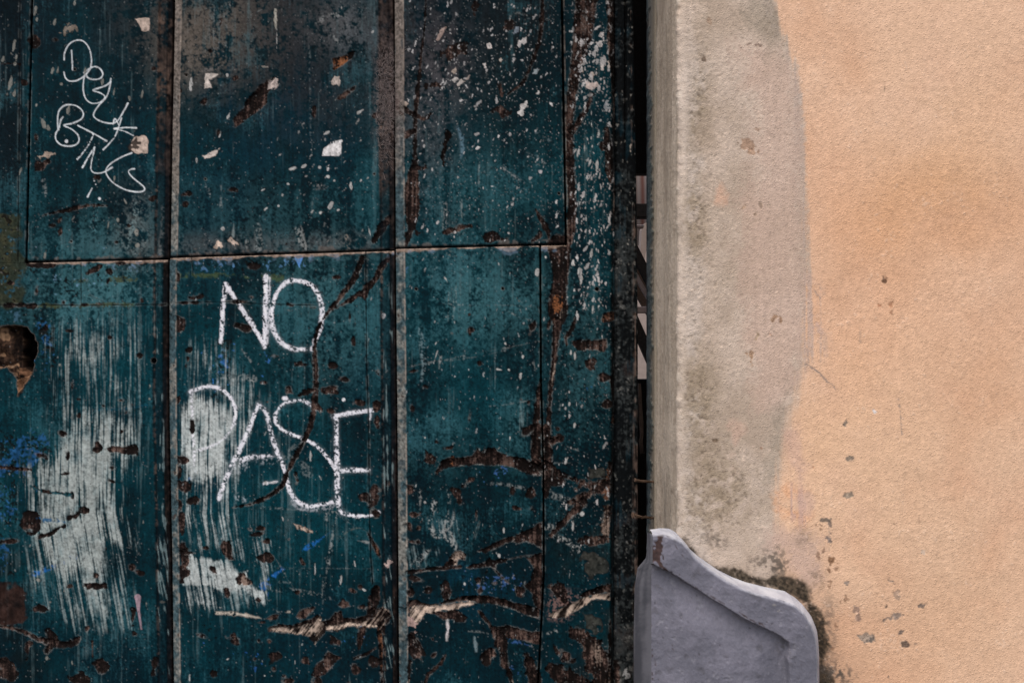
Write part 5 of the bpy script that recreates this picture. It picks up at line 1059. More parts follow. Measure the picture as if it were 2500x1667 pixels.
for c_, u, v, rx, ry, a, col in (('D6', 425, 367, 10, 7, 0, C(222, 220, 220)), ('D6', 295, 420, 10, 12, 0, C(96, 92, 86)), ('D6', 302, 438, 10, 9, 0, C(128, 120, 110)), ('D6', 310, 576, 13, 8, 0, C(124, 118, 110)), ('D6', 312, 740, 15, 11, 0, C(140, 132, 120)),
                                ('D6', 208, 846, 20, 9, -.3, C(96, 92, 86)), ('D6', 225, 865, 7, 10, 0, C(110, 100, 94)), ('D6', 222, 930, 9, 16, 0, C(116, 110, 108)), ('D6', 235, 1022, 14, 14, 0, C(112, 78, 52)), ('D6', 498, 1120, 12, 8, -.4, C(120, 112, 104)), ('D6', 490, 1133, 12, 4, 0, C(150, 128, 112)),
                                ('D6', 526, 1180, 14, 20, 0, C(166, 142, 124)), ('D6', 480, 1234, 6, 8, 0, C(90, 80, 72)), ('D6', 628, 1230, 22, 7, -.4, C(92, 88, 86)), ('D6', 515, 1275, 32, 12, -.4, C(128, 118, 112)), ('D6', 350, 1280, 16, 18, 0, C(140, 118, 106)), ('D6', 345, 1245, 12, 18, 0, C(160, 134, 120)),
                                ('D6', 390, 1368, 34, 20, .15, C(142, 132, 122)), ('D6', 410, 1378, 14, 10, 0, C(104, 98, 92)), ('D6', 543, 1345, 11, 8, -.4, C(86, 84, 84)), ('D6', 563, 1397, 18, 17, 0, C(56, 54, 54)), ('D6', 605, 1393, 10, 4, .5, C(140, 120, 106)), ('D6', 490, 1538, 9, 7, 0, C(96, 90, 86)), ('D6', 300, 1124, 8, 7, 0, C(140, 130, 122)),
                                ('D6', 640, 988, 10, 9, 0, C(204, 184, 166)), ('D6', 511, 865, 3, 3, 0, C(40, 34, 30)), ('D6', 168, 868, 6, 6, 0, C(110, 80, 60)), ('D6', 158, 619, 4, 6, 0, C(170, 120, 90)), ('D5', 510, 1340, 13, 13, 0, C(70, 44, 30)), ('D5', 538, 1465, 12, 18, 0, C(160, 116, 88)), ('D5', 535, 1490, 9, 12, 0, C(156, 116, 90)), ('D5', 480, 1462, 10, 8, 0, C(180, 128, 98)),
                                ('D2', 770, 840, 44, 34, .5, C(158, 128, 106)), ('D2', 800, 880, 30, 18, 0, C(160, 130, 108)), ('D2', 750, 1200, 14, 14, 0, C(158, 132, 110)), ('D2', 815, 1245, 10, 10, 0, C(150, 128, 108)), ('D2', 850, 1190, 10, 16, 0, C(160, 138, 120)), ('D2', 830, 750, 26, 12, 0, C(164, 138, 120)), ('D2', 520, 345, 9, 12, 0, C(110, 92, 76)), ('D2', 800, 258, 34, 6, .1, C(130, 108, 96)), ('D2', 550, 120, 14, 24, 0, C(160, 136, 116)),
                                ('D3', 750, 610, 12, 34, 0, C(156, 124, 96)), ('D3', 722, 590, 8, 14, 0, C(160, 130, 106)), ('D3', 780, 500, 12, 16, 0, C(150, 130, 104)), ('D3', 870, 395, 22, 10, -.5, C(166, 132, 104)), ('D3', 910, 405, 7, 16, 0, C(158, 124, 98)), ('D3', 853, 488, 7, 9, 0, C(150, 116, 96)), ('D3', 806, 1105, 8, 7, 0, C(140, 108, 88)), ('D3', 550, 1065, 10, 6, 0, C(120, 100, 80)), ('D3', 345, 1350, 5, 5, 0, C(20, 18, 16)), ('D2', 205, 588, 5, 8, 0, C(16, 14, 12))):
    s_ = CR[c_][2]; q = P(c_, [(u, v)])[0]
    Rb, sd = Wl.ell(q[0], q[1], rx/s_, ry/s_, a, 10); sd = sd+1.5*n5[Rb]*min(1.3, rx/s_*.25)+1.1*n3[Rb]
    Wl.over(Rb, sm(-sd, -1.6, 1.6)*.8, col*(1+.12*n3[Rb]+.1*n5[Rb])[..., None], h=-.35)
# black mould hugging the guard stone
Rb, sd = Wl.stroke(P('D4', [(560, 380), (700, 560), (850, 650), (1000, 690), (1160, 720), (1340, 740), (1500, 820), (1600, 930), (1660, 1060), (1694, 1220), (1700, 1400), (1715, 1560), (1740, 1900)]), Lw('D4', [14, 26, 34, 52, 76, 120, 150, 140, 120, 110, 120, 170, 200]), 40)
f = np.clip(sm(-sd-7*n25[Rb]-2*n10[Rb], -16, 10)*1.15, 0, 1)
Wl.over(Rb, sm(-sd-7*n25[Rb], -26, 22)*.5, C(104, 94, 80))
Wl.over(Rb, f*sm(.45*n5[Rb]+.5*n3[Rb]+.25*n10[Rb]+.3*n25[Rb]+f*3.0-1.0, -.7, 1.2)*.92, C(70, 62, 51)*(1+.15*n5[Rb]+.15*n10[Rb])[..., None])
Wl.over(Rb, f*sm(.5*n5[Rb]+.6*n3[Rb]+.3*n25[Rb]+f*1.8-1.0, .1, 1.8)*.85, C(36, 32, 27))
for u, v, rx, ry, a in ((1300, 500, 90, 60, .75), (1230, 580, 180, 40, .6), (1340, 620, 120, 50, .85), (840, 390, 70, 50, .6), (760, 340, 40, 30, .4), (530, 265, 40, 30, .6), (1540, 370, 60, 60, .5), (1660, 700, 60, 90, .5), (1810, 1480, 120, 60, .9), (1900, 1540, 60, 60, .6), (1760, 1000, 60, 160, .45), (1800, 1250, 50, 200, .3), (880, 440, 60, 60, .3)):
    q = P('D4', [(u, v)])[0]; m = Wl.gauss(q[0], q[1], rx/3.358, ry/3.358)
    Wl.over(ALL, np.clip(m*sm(.6*n5+.6*n3+.25*n10+.3*n25+m*1.4-.6, -.4, 1.5)*a*1.15, 0, 1), C(92, 83, 75))
for u, v in ((1790, 620), (1760, 545), (1830, 620), (1680, 520), (1640, 280), (1790, 760), (1850, 900), (1810, 1280), (1700, 480), (1880, 880), (1830, 1100), (1740, 640)):
    q = P('D4', [(u+rng.normal()*20, v)])[0]; Rb, sd = Wl.ell(q[0], q[1], 4, 6, 0, 10); Wl.over(Rb, sm(-sd-2.5*n5[Rb]-2.5*n3[Rb], -.5, 2)*.6, C(124, 94, 72))
# plaster reveal and the arris
rv_ = sm(1654-U+1.0*n10, -3, 3)
RC = C(166, 153, 139)+sm(.5+.28*sw+.15*n70+.2*n3, 0, 1)[..., None]*(C(184, 171, 158)-C(166, 153, 139))
Wl.over(ALL, rv_, RC)
Wl.over(ALL, rv_*np.exp(-((U-1607)/5)**2)*.6, C(186, 174, 158)); Wl.over(ALL, rv_*sm(1604-U, -1, 2)*sm(sw+.5*n25, -.6, .8)*.6, C(120, 132, 134))
Wl.over(ALL, rv_*sm(V, 1150, 1280)*sm(sw, .4, 1.6)*.5, C(104, 96, 88))
# relief
rough_zone = .55+.45*sm(.5*n70+.4*n25+.35*Wl.gauss(1700, 500, 60, 500)*3+Wl.gauss(2170, 720, 180, 60), 0, 1.2)
G_ = np.sign(grit)*np.abs(grit)**1.25
sg = Wl.noise(3.2)+.5*n25
Wl.hgt += (.11*G_*Wl.gauss(1705, 600, 50, 650)*(.7+.3*n70)+.085*G_*rough_zone+.03*n10*rough_zone+.04*n25+.04*Wl.noise(40, 22)+.5*n200+.12*n70)*(1-.8*rv_)
Wl.hgt += .32*sm(sg, 2.0, 3.0)*(1-rv_)-.22*sm(-sg, 2.4, 3.4)*(1-rv_)
Wl.over(ALL, sm(sg, 2.0, 3.0)*(1-rv_)*.25, C(228, 204, 184))
Wl.hgt -= pk*g*.06*sw*-1
cor = np.exp(-((U-1656)/9)**2); Wl.hgt += cor*(.9*n25+.5*n10-.5*sm(n25+n10, 1.2, 2.0)*2)
Wl.over(ALL, cor*sm(n10+.6*n5, .9, 1.8)*.5, C(206, 196, 184))
Wl.col *= (1+.035*n3+.03*n5-.0*grit)[..., None]; Wl.col = np.clip(Wl.col, .004, .85)

m_wall = material('rough_lime_plaster', spec=.12, n_scale=800, n_amt=.10, b_scale=620, b_str=.5, b_dist=.0011)
nt = m_wall.node_tree; bp0 = [n for n in nt.nodes if n.type == 'BUMP'][0]; tcw = [n for n in nt.nodes if n.type == 'TEX_COORD'][0]
vor = nt.nodes.new('ShaderNodeTexVoronoi'); vor.inputs['Scale'].default_value = 330; nt.links.new(tcw.outputs['Object'], vor.inputs['Vector'])
vr = nt.nodes.new('ShaderNodeMapRange'); vr.inputs['From Min'].default_value = .12; vr.inputs['From Max'].default_value = .42; vr.inputs['To Min'].default_value = 1; vr.inputs['To Max'].default_value = 0
nt.links.new(vor.outputs['Distance'], vr.inputs['Value'])
bp2 = nt.nodes.new('ShaderNodeBump'); bp2.inputs['Strength'].default_value = .42; bp2.inputs['Distance'].default_value = .0009
nt.links.new(vr.outputs['Result'], bp2.inputs['Height']); nt.links.new(bp0.outputs['Normal'], bp2.inputs['Normal'])
nt.links.new(bp2.outputs['Normal'], nt.nodes['Principled BSDF'].inputs['Normal'])
m_plain = material('plain_lime_plaster', False, tuple(C(206, 160, 120)), .95, .15, 60, .1, 300, .5, .002)
wall = thing('plaster_wall', 'rough orange and grey lime plastered wall beside the teal door', 'wall', (XC, YW, 0))
def sheet(X, Y, Z, nrm, uu, vv, name, mat, parent, amp=.001, ras=None):
    c, h, r = (ras or Wl).sample(uu, vv)
    Vt = np.stack([X, Y, Z], -1)+nrm*(h*amp)[..., None]
    nr, nc = X.shape; idx = np.arange(nr*nc).reshape(nr, nc)
    q = np.stack([idx[:-1, :-1], idx[1:, :-1], idx[1:, 1:], idx[:-1, 1:]], -1).reshape(-1, 4)
    o = mesh_np(name, Vt.reshape(-1, 3), q, mat, None, c.reshape(-1, 3), r.ravel())
    o.parent = parent; o.matrix_parent_inverse = parent.matrix_basis.inverted(); return o
def proj_inv(X, Y, Z):
    k = (D+Y)/D; return X/(S*k)+1250, 833.5-(Z-ZC)/(S*k)
RAD = .012
vrow = axis(-900, 3215, -20, 1690, 2.0, 24); Zr = ZC+(833.5-vrow)*S*KW; Zr[-1] = -.02
# face with rounded arris: arc then plane
ang = np.linspace(math.pi, math.pi/2, 9)
xa = XC+RAD+RAD*np.cos(ang); ya = YW+RAD-RAD*np.sin(ang)
ucol = axis(1654+RAD/(S*KW)+.5, 3600, 0, 2530, 2.0, 24)
xp = (ucol-1250)*S*KW
xs = np.concatenate([xa, xp]); ys = np.concatenate([ya, np.full(len(xp), YW)])
nx = np.concatenate([np.cos(ang), np.zeros(len(xp))]); ny = np.concatenate([-np.sin(ang), -np.ones(len(xp))])
X = np.repeat(xs[None], len(Zr), 0); Y = np.repeat(ys[None], len(Zr), 0); Z = np.repeat(Zr[:, None], len(xs), 1)
nrm = np.stack([np.repeat(nx[None], len(Zr), 0), np.repeat(ny[None], len(Zr), 0), np.zeros_like(X)], -1).astype(f32)
uu, vv = proj_inv(X, Y, Z)
sheet(X, Y, Z, nrm, uu, vv, 'wall_face', m_wall, wall)
# smooth trowelled reveal, painted in its own plane: u = depth from the wall face, v = height
Rv = Raster(0, -60, 354, 1730, 2.0); Rv.rgh[:] = .95
b3 = Rv.noise(4); b10 = Rv.noise(12); b30 = Rv.noise(34); b90 = Rv.fbm(110); bs = Rv.noise(9, 150)+.6*Rv.noise(20, 330); bs /= bs.std()
Rv.col[:] = C(164, 151, 137)+sm(.5+.24*bs+.15*b90+.1*b30+.12*b3, 0, 1)[..., None]*(C(185, 172, 158)-C(164, 151, 137))
uR = Rv.u[None, :]; vR = Rv.v[:, None]
Rv.over(ALL, np.exp(-((uR-318)/14)**2)*.5*sm(.6+.3*bs), C(190, 178, 162))
Rv.over(ALL, sm(uR, 330, 350)*sm(bs+.5*b30, -.6, .9)*.55, C(126, 134, 132))
Rv.over(ALL, sm(vR, 1120, 1290)*sm(bs+.4*b10, .2, 1.6)*.55, C(106, 98, 88))
Rv.over(ALL, sm(b10+.6*b3, 1.9, 2.6)*.5, C(120, 108, 96), h=-.2)
Rv.hgt += .12*b3+.12*b10+.35*b30+.5*b90+.15*bs
Rv.col = np.clip(Rv.col*(1+.04*b3)[..., None], .01, .8)
yr = np.linspace(0.0, YW+RAD, 60); X = np.full((len(Zr), 60), XC); Y = np.repeat(yr[None], len(Zr), 0); Z = np.repeat(Zr[:, None], 60, 1)
tt = (yr-YW)/(-YW); X = X+(.0016*np.cos(tt*9)+.002*np.exp(-((tt-.13)/.07)**2))[None, :]
nrm = np.zeros((len(Zr), 60, 3), f32); nrm[..., 0] = -1
uu = (Y-YW)/S; vv = 833.5-(Z-ZC)/(S*KW); sheet(X, Y, Z, nrm, uu, vv, 'door_reveal', m_wall, wall, ras=Rv)
def wbox(name, *a):
    o = box(name, *a, m_plain); o.parent = wall; o.matrix_parent_inverse = wall.matrix_basis.inverted(); return o
zt = ZC+(833.5+900)*S*KW
wbox('wall_core', XC+.02, YW+.03, -.02, XC+1.25, .1, zt-.004)
ZL = 2.06
wbox('lintel', -1.5, YW, ZL, XC-.002, .1, zt)  # unseen lintel, added low so its overhang darkens the door top
wbox('far_pier', -2.6, YW, -.02, -1.5, .1, zt)

# frame post behind the reveal: old wood with teal paint
m_post = material('worn_frame_paint', spec=.2, n_scale=900, n_amt=.15, b_scale=600, b_str=.4, b_dist=.0005)
zs = axis(-300, 2860, -20, 1690, 3, 30); Zp = ZC+(833.5-zs)*S; yp = np.linspace(-.004, .092, 34)
nz_ = len(Zp)
def n1d(n, c): return np.interp(np.arange(n)/c, np.arange(int(n/c)+3), rng.standard_normal(int(n/c)+3))
edge_n = n1d(nz_, 2)*.008+n1d(nz_, 6)*.008+n1d(nz_, 20)*.010+n1d(nz_, 90)*.014+.012
Yg = np.repeat(yp[None], nz_, 0)
cst = rng.standard_normal(34)
f = sm((Yg-.030-edge_n[:, None])/.010)
f2 = np.repeat((.5+.5*np.tanh(cst))[None], nz_, 0)*.5+.25*n1d(nz_, 40)[:, None]+.25
cP = C(158, 147, 131)+f[..., None]*(C(116, 120, 114)-C(158, 147, 131))
cP = cP+(np.clip(f*sm(f2+.35*rng.standard_normal(f.shape), .3, 1.3), 0, 1)*.8)[..., None]*(C(50, 74, 76)-cP)
cP = cP*(1+.16*np.tanh(cst))[None, :, None]*(1+.05*rng.standard_normal(f.shape))[..., None]
cP = cP+(np.clip(sm((Yg-.078)/.010)*sm(n1d(nz_, 20)[:, None]+.3, -.5, 1), 0, 1)*.8)[..., None]*(C(30, 34, 36)-cP)
hp = .0006*cst[None, :]+.0005*n1d(nz_, 4)[:, None]*f
X = np.full_like(Yg, XC-.001)-hp-.0018*f; Z = np.repeat(Zp[:, None], 34, 1)
Vt = np.stack([X, Yg, Z], -1); idx = np.arange(nz_*34).reshape(nz_, 34)
q = np.stack([idx[:-1, :-1], idx[:-1, 1:], idx[1:, 1:], idx[1:, :-1]], -1).reshape(-1, 4)
def par(o, p): o.parent = p; o.matrix_parent_inverse = p.matrix_basis.inverted(); return o
post = par(mesh_np('door_frame', Vt.reshape(-1, 3), q[:, ::-1], m_post, None, np.clip(cP, .003, .8).reshape(-1, 3), np.full(nz_*34, .85)), wall)
post['label'] = 'narrow cream door frame edge streaked with old teal paint'
par(box('post', XC+.004, .1015, .0, XC+.08, .16, ZL-.002, m_dark), post)
m_rust = material('rusty_iron', False, tuple(C(96, 78, 66)), .9, .25, 900, .45, 700, .8, .0006)
for (ua, va, ub_, vb, jag) in ((1552, 1171.5, 1592, 1177, .12), (1546, 1257, 1592, 1264.5, .32)):
    a = XZ(ua, va, -.012); b = XZ(ub_, vb, .03)
    ts = np.linspace(0, 1, 12)
    pts = [(a[0]*(1-t)+b[0]*t+(.006 if t > .99 else 0), -.012*(1-t)+.03*t, a[1]*(1-t)+b[1]*t-.0006*math.sin(t*5)) for t in ts]
    nl = par(tube('nail', pts, [.0026 if jag > .2 else .0021]+[.0019]*11, m_rust, None, 9, jag), post)
    hd = tube('head', [(pts[0][0]-.0016, pts[0][1]-.0004, pts[0][2]), (pts[0][0]+.0004, pts[0][1], pts[0][2])], .0042 if jag > .2 else .0026, m_rust, None, 10, .12)
    bpy.context.view_layer.objects.active = nl
    vv0 = [v.co.copy() for v in nl.data.vertices]; f0 = [tuple(p.vertices) for p in nl.data.polygons]
    vv1 = [v.co.copy() for v in hd.data.vertices]; f1 = [tuple(i+len(vv0) for i in p.vertices) for p in hd.data.polygons]
    me = bpy.data.meshes.new('nail'); me.from_pydata(vv0+vv1, [], f0+f1); me.materials.append(m_rust); nl.data = me; bpy.data.objects.remove(hd)

# ================================================================== guard stone
YF = -.272
GS = Raster(1560, 1280, 2030, 1760, 1.0)
a4 = GS.noise(4); a9 = GS.noise(9); a25 = GS.noise(25); a70 = GS.fbm(70); a2 = GS.noise(2.2); asw = GS.noise(30, 9); asv = GS.noise(2.5, 60)
GS.col[:] = C(98, 98, 109)+sm(.5+.25*a70+.18*a25+.12*a9, 0, 1)[..., None]*(C(114, 113, 125)-C(98, 98, 109)); GS.rgh[:] = .8
top = P('D4', [(285, 352), (330, 347), (400, 350), (450, 366), (510, 385), (565, 418), (615, 470), (660, 535), (740, 605), (830, 670), (920, 730), (1040, 790), (1160, 835), (1270, 862), (1370, 888), (1480, 930), (1560, 1000), (1620, 1095), (1655, 1190), (1668, 1300), (1672, 1420)])
tu_ = np.array([p[0] for p in top]); tv_ = np.array([p[1] for p in top])
ridge = P('D4', [(250, 560), (340, 610), (440, 655), (520, 700), (600, 755), (720, 830), (800, 880), (900, 940), (1000, 1005), (1130, 1075), (1250, 1130), (1360, 1185), (1432, 1235), (1440, 1290)])
pan = ridge+P('D4', [(1425, 1370), (1440, 1500), (1440, 2100), (250, 2100)])
Rb, sd = GS.poly(pan, 60)
full = np.full((GS.H, GS.W), 60., f32); full[Rb] = sd; sd = full+.2*a9+.15*a4+.5*a25
uu_ = GS.u[None, :]; vv_ = GS.v[:, None]
rg = np.array(ridge); dR = (vv_-np.interp(GS.u, rg[:, 0], rg[:, 1])[None, :])
rightfade = sm(uu_, 1920, 1935)
GS.hgt -= (sm(-sd, -1.5, 3.5)*13-sm(-sd, 22, 90)*5)*(1-.6*rightfade*sm(vv_, 1575, 1600))
Rb2, s2 = GS.poly([(u, v) for u, v in zip(tu_, tv_)]+[(1998, 2100), (1590, 2100)], 60)
f2_ = np.full((GS.H, GS.W), 60., f32); f2_[Rb2] = s2
GS.hgt -= 3.2*np.clip(1-(-f2_-.6*a9)/6.5, 0, 1)**2
cr = GS.noise(11, 6)+.5*GS.noise(22, 14)
GS.over(ALL, sm(a9+.5*a4, 1.7, 2.6)*.25, C(130, 130, 137)); GS.over(ALL, sm(-a9+.5*a25+.3*a4, 1.6, 2.6)*.4, C(72, 70, 74))
GS.hgt += .06*cr+.05*a25+.25*a70+.09*a9+.09*a4+.08*a2+.10*asw-.9*sm(a9*.7+a4*.9, 1.9, 2.6)
q = P('D4', [(1420, 1330)])[0]; GS.hgt -= GS.gauss(q[0], q[1], 12, 14)*2.5*(1+.6*a9)
# paint lost at the top left, small nicks
Rb, sd = GS.poly(P('D4', [(278, 350), (300, 440), (325, 470), (340, 400), (360, 345), (405, 350), (388, 440), (382, 520), (400, 590), (440, 655), (370, 625), (330, 570), (320, 630), (270, 560)]), 20)
m = sm(-sd-2.6*a4[Rb]-2*a9[Rb], -1, 1)
GS.over(Rb, m*.95, C(62, 44, 40)*(1+.2*a4[Rb])[..., None], h=-.8)
def gst(pts, w, col, a, thr=-9., h=-.4):
    Rb, sd = GS.stroke(P('D4', pts), Lw('D4', w)); GS.over(Rb, sm(-sd-.8*a4[Rb], -1, 1)*sm(a4[Rb]+.6*a9[Rb], thr, thr+.8)*a, col, h=h)
BR = C(58, 44, 42)
gst([(390, 600), (470, 680), (580, 740), (700, 800), (800, 860), (900, 920)], 13, BR, .85, -.1); gst([(1020, 985), (1120, 1050), (1240, 1110)], 12, BR, .8, .0)
for _ in range(46):
    pu, pv = 1600+rng.random()*390, 1320+rng.random()*350
    Rb, sd = GS.ell(pu, pv, .9+1.3*rng.random()**2, .7+.8*rng.random(), rng.random()*3, 8); GS.over(Rb, sm(-sd-.5*a2[Rb], -.6, .7)*.75, C(66, 60, 60), h=-.9)
gst([(460, 380), (500, 440), (530, 490), (565, 530)], 5, BR, .9, -.8); gst([(520, 390), (600, 435)], 5, C(90, 60, 62), .8, -1)
gst([(430, 355), (450, 378)], 14, BR, .9); gst([(1190, 1075), (1225, 1090)], 22, BR, .8, -.3); gst([(740, 830), (790, 850)], 14, BR, .8, -.5)
for pts, w in (([(308, 1095), (312, 1120)], 12), ([(305, 1200), (302, 1270)], 7), ([(325, 1320), (325, 1370)], 22), ([(345, 1390), (352, 1520)], 10), ([(320, 1480), (322, 1560)], 12), ([(480, 1270), (488, 1310)], 12), ([(805, 1275), (812, 1270)], 9), ([(918, 1018), (926, 1018)], 9), ([(1560, 1000), (1600, 1050), (1640, 1120)], 6), ([(1460, 910), (1500, 935)], 6), ([(1540, 1390), (1510, 1540)], 6)):
    gst(pts, w, BR, .85, -.6)
gst([(1310, 935), (1340, 965)], 40, C(150, 146, 140), .5, -.2, .1)
# soft shade under the ridge and in its corner, painted into the colour
GS.over(ALL, np.exp(-((dR-6)/9)**2)*.45*sm(.5+.4*a25+.3*a4, 0, 1)*sm(1935-uu_, 0, 10), C(74, 70, 70))
q = P('D4', [(1400, 1300)])[0]; GS.over(ALL, GS.gauss(q[0], q[1], 14, 14)*.5*sm(.5+.6*a4, 0, 1), C(70, 66, 66))
# upper rim painted whiter, light from above put into the colour
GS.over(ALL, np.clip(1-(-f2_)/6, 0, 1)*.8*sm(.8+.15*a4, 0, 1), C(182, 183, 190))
GS.col *= (1+.03*a2+.03*a4)[..., None]; GS.col = np.clip(GS.col, .01, .8)

m_stone = material('lilac_grey_masonry_paint', spec=.3, n_scale=600, n_amt=.06, b_scale=420, b_str=.35, b_dist=.0012)
stone = thing('guard_stone', 'lilac grey painted guard stone with a curved raised rim at foot of wall corner', 'guard stone', (XC+.05, YF, 0))
su = axis(1593.5, 1997.5, 0, 3000, 2.2, 9); vtop = np.interp(su, tu_, tv_)
vb_ = 3300
VV_ = []; UU_ = []
tt = np.concatenate([np.linspace(0, .22, 190)**1.0, np.linspace(.22, 1, 30)[1:]])
vv = vtop[None, :]+(vb_-vtop[None, :])*tt[:, None]; uu = np.repeat(su[None], len(tt), 0)
c, h, r = GS.sample(uu, vv)
X, Z = XZ(uu, vv, YF); Y = YF-h*.001+.0
Vt = np.stack([X, Y, Z], -1); Z[:] = np.maximum(Z, -.01); Vt[..., 2] = Z
nr, nc = X.shape; idx = np.arange(nr*nc).reshape(nr, nc)
q = np.stack([idx[:-1, :-1], idx[1:, :-1], idx[1:, 1:], idx[:-1, 1:]], -1).reshape(-1, 4)
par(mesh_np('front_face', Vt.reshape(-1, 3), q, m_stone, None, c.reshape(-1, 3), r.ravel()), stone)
# top edge and right flank: loft from front outline back into the wall
chain = np.vstack([Vt[0], Vt[1:, -1]]); ct = np.linspace(0, 1, len(chain))
tan = np.gradient(chain, axis=0); nrm_ = np.stack([-tan[:, 2]*-1, np.zeros(len(tan)), tan[:, 0]], -1)
nrm_ = np.stack([-tan[:, 2], np.zeros(len(tan)), tan[:, 0]], -1); nrm_ /= np.linalg.norm(nrm_, axis=1)[:, None]+1e-9
for _ in range(6): nrm_ = (nrm_+np.roll(nrm_, 1, 0)+np.roll(nrm_, -1, 0))/3 if False else nrm_
K = 12; rows = []; nt_c = len(chain)
for k in range(K+1):
    t = k/K; bulge = .007*math.sin(min(1, t*2.2)*math.pi/2)+.003*t
    ybk = YW+.012-.046*(1-sm(np.arange(nt_c), 0, 34))
    bulge = (.0012+.008*sm(np.arange(nt_c), nc*.72, nc*1.02))*math.sin(min(1, t*2.2)*math.pi/2)
    p = chain+nrm_*bulge[:, None]; p[:, 1] = chain[:, 1]*(1-t)+ybk*t; rows.append(p)
Tb = np.stack(rows, 0)
nt_ = len(chain)
TRr = Raster(0, 0, nt_-1, K); n_a = TRr.noise(14, 4)*.35+TRr.noise(5, 2.5)*.3+TRr.noise(2, 1.5)*.2
ctop = C(172, 173, 182)+sm(.5+.4*n_a)[..., None]*(C(204, 205, 210)-C(172, 173, 182))  # rim much paler than the front: top light painted into its colour
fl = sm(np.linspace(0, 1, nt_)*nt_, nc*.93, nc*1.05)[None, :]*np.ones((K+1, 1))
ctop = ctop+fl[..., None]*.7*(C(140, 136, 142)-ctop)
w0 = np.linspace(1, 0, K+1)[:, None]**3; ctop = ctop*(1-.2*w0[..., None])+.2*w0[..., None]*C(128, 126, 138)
idx = np.arange((K+1)*nt_).reshape(K+1, nt_)
q = np.stack([idx[:-1, :-1], idx[:-1, 1:], idx[1:, 1:], idx[1:, :-1]], -1).reshape(-1, 4)
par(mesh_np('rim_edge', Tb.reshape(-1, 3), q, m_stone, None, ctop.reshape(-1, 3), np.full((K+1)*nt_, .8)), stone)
# left flank with its sloping shoulder
lc = Vt[:, 0]; vfr = vv[:, 0]
bu = np.interp(vfr, [1300, 1312, 1350, 1368, 1380, 1392, 1440, 1560, 1700, 3400], [1583, 1581, 1580, 1577, 1567, 1556, 1549.5, 1546.5, 1547.5, 1550])
bv = vfr-np.interp(vfr, [1300, 1400, 3400], [9, 6, 0])
yb = np.interp(vfr, [1300, 1330, 1370, 1400, 3400], [-.244, -.2, -.12, -.03, -.03])
bx, bz = XZ(bu, bv, yb); bz = np.maximum(bz, -.01)
K = 26; rows = []; cf = []
ns = n1d(len(lc), 14); nm = n1d(len(lc), 3); colr = rng.standard_normal(K+1)*.6; fin = rng.standard_normal((K+1, len(lc)))
FLr = Raster(0, 0, K, len(lc)-1); flm = .5+.2*FLr.noise(2.2, 40)+.16*FLr.noise(5, 120)+.12*FLr.noise(7)+.08*FLr.noise(1.4)
for k in range(K+1):
    t = k/K
    bx_ = lc[:, 0]*(1-t)+bx*t-.003*math.sin(t*math.pi)-.004*math.sin(t*math.pi)*sm((vfr-1380)/60)
    rows.append(np.stack([bx_, lc[:, 1]*(1-t)+yb*t, lc[:, 2]*(1-t)+bz*t], -1))
    m = flm[:, k]
    cf.append(C(78, 79, 87)+sm(m)[:, None]*(C(112, 112, 120)-C(78, 79, 87)))  # flank coloured darker than the front to stand for its shaded side
Tb = np.stack(rows, 0); nl_ = len(lc); idx = np.arange((K+1)*nl_).reshape(K+1, nl_)
q = np.stack([idx[:-1, :-1], idx[1:, :-1], idx[1:, 1:], idx[:-1, 1:]], -1).reshape(-1, 4)
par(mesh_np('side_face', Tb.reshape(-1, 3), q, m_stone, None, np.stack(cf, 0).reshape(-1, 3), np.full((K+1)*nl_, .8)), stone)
# little cap joining flank and rim at the top left
cap_v = np.vstack([Tb[:, 0], [Vt[0, 0]+np.array([.0, 0, 0])]])

# ================================================================== what shows through the gap
m_blk = material('black_timber', False, (.012, .011, .011), .95, .1, 200, .3, 200, .4, .001)  # near-black timber for the boards, dark rails and braces
m_brn = material('grey_brown_timber', False, tuple(C(70, 58, 52)), .9, .2, 200, .3, 160, .4, .001)
m_pale = material('pale_limewash', False, tuple(C(146, 133, 127)), .95, .15, 40, .12, 120, .3, .001)
m_lil = material('lilac_timber', False, tuple(C(150, 138, 138)), .9, .2, 60, .15, 120, .3, .001)
m_red = bpy.data.materials.new('faded_striped_sheet'); m_red.use_nodes = True
nt = m_red.node_tree; b_ = nt.nodes['Principled BSDF']; wv = nt.nodes.new('ShaderNodeTexWave'); wv.inputs['Scale'].default_value = 16; wv.inputs['Distortion'].default_value = .8
tcn = nt.nodes.new('ShaderNodeTexCoord'); nt.links.new(tcn.outputs['Object'], wv.inputs['Vector'])
rp = nt.nodes.new('ShaderNodeValToRGB'); rp.color_ramp.elements[0].color = (*C(132, 92, 84), 1); rp.color_ramp.elements[1].color = (*C(176, 166, 163), 1)
nt.links.new(wv.outputs['Fac'], rp.inputs['Fac']); nt.links.new(rp.outputs['Color'], b_.inputs['Base Color']); b_.inputs['Roughness'].default_value = .8

def slab(name, u0, v0, u1, v1, y, th, mat, parent=None, bev=.002):
    x0, z1 = XZ(u0, v0, y); x1, z0 = XZ(u1, v1, y)
    return box(name, float(x0), y, float(z0), float(x1), y+th, float(z1), mat, parent, bev)
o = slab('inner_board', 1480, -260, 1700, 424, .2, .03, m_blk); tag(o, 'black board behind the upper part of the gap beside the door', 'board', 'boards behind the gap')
o = slab('inner_board', 1480, 926, 1700, 2300, .24, .03, m_blk); tag(o, 'black board behind the lower part of the gap beside the door, below the braces', 'board', 'boards behind the gap')
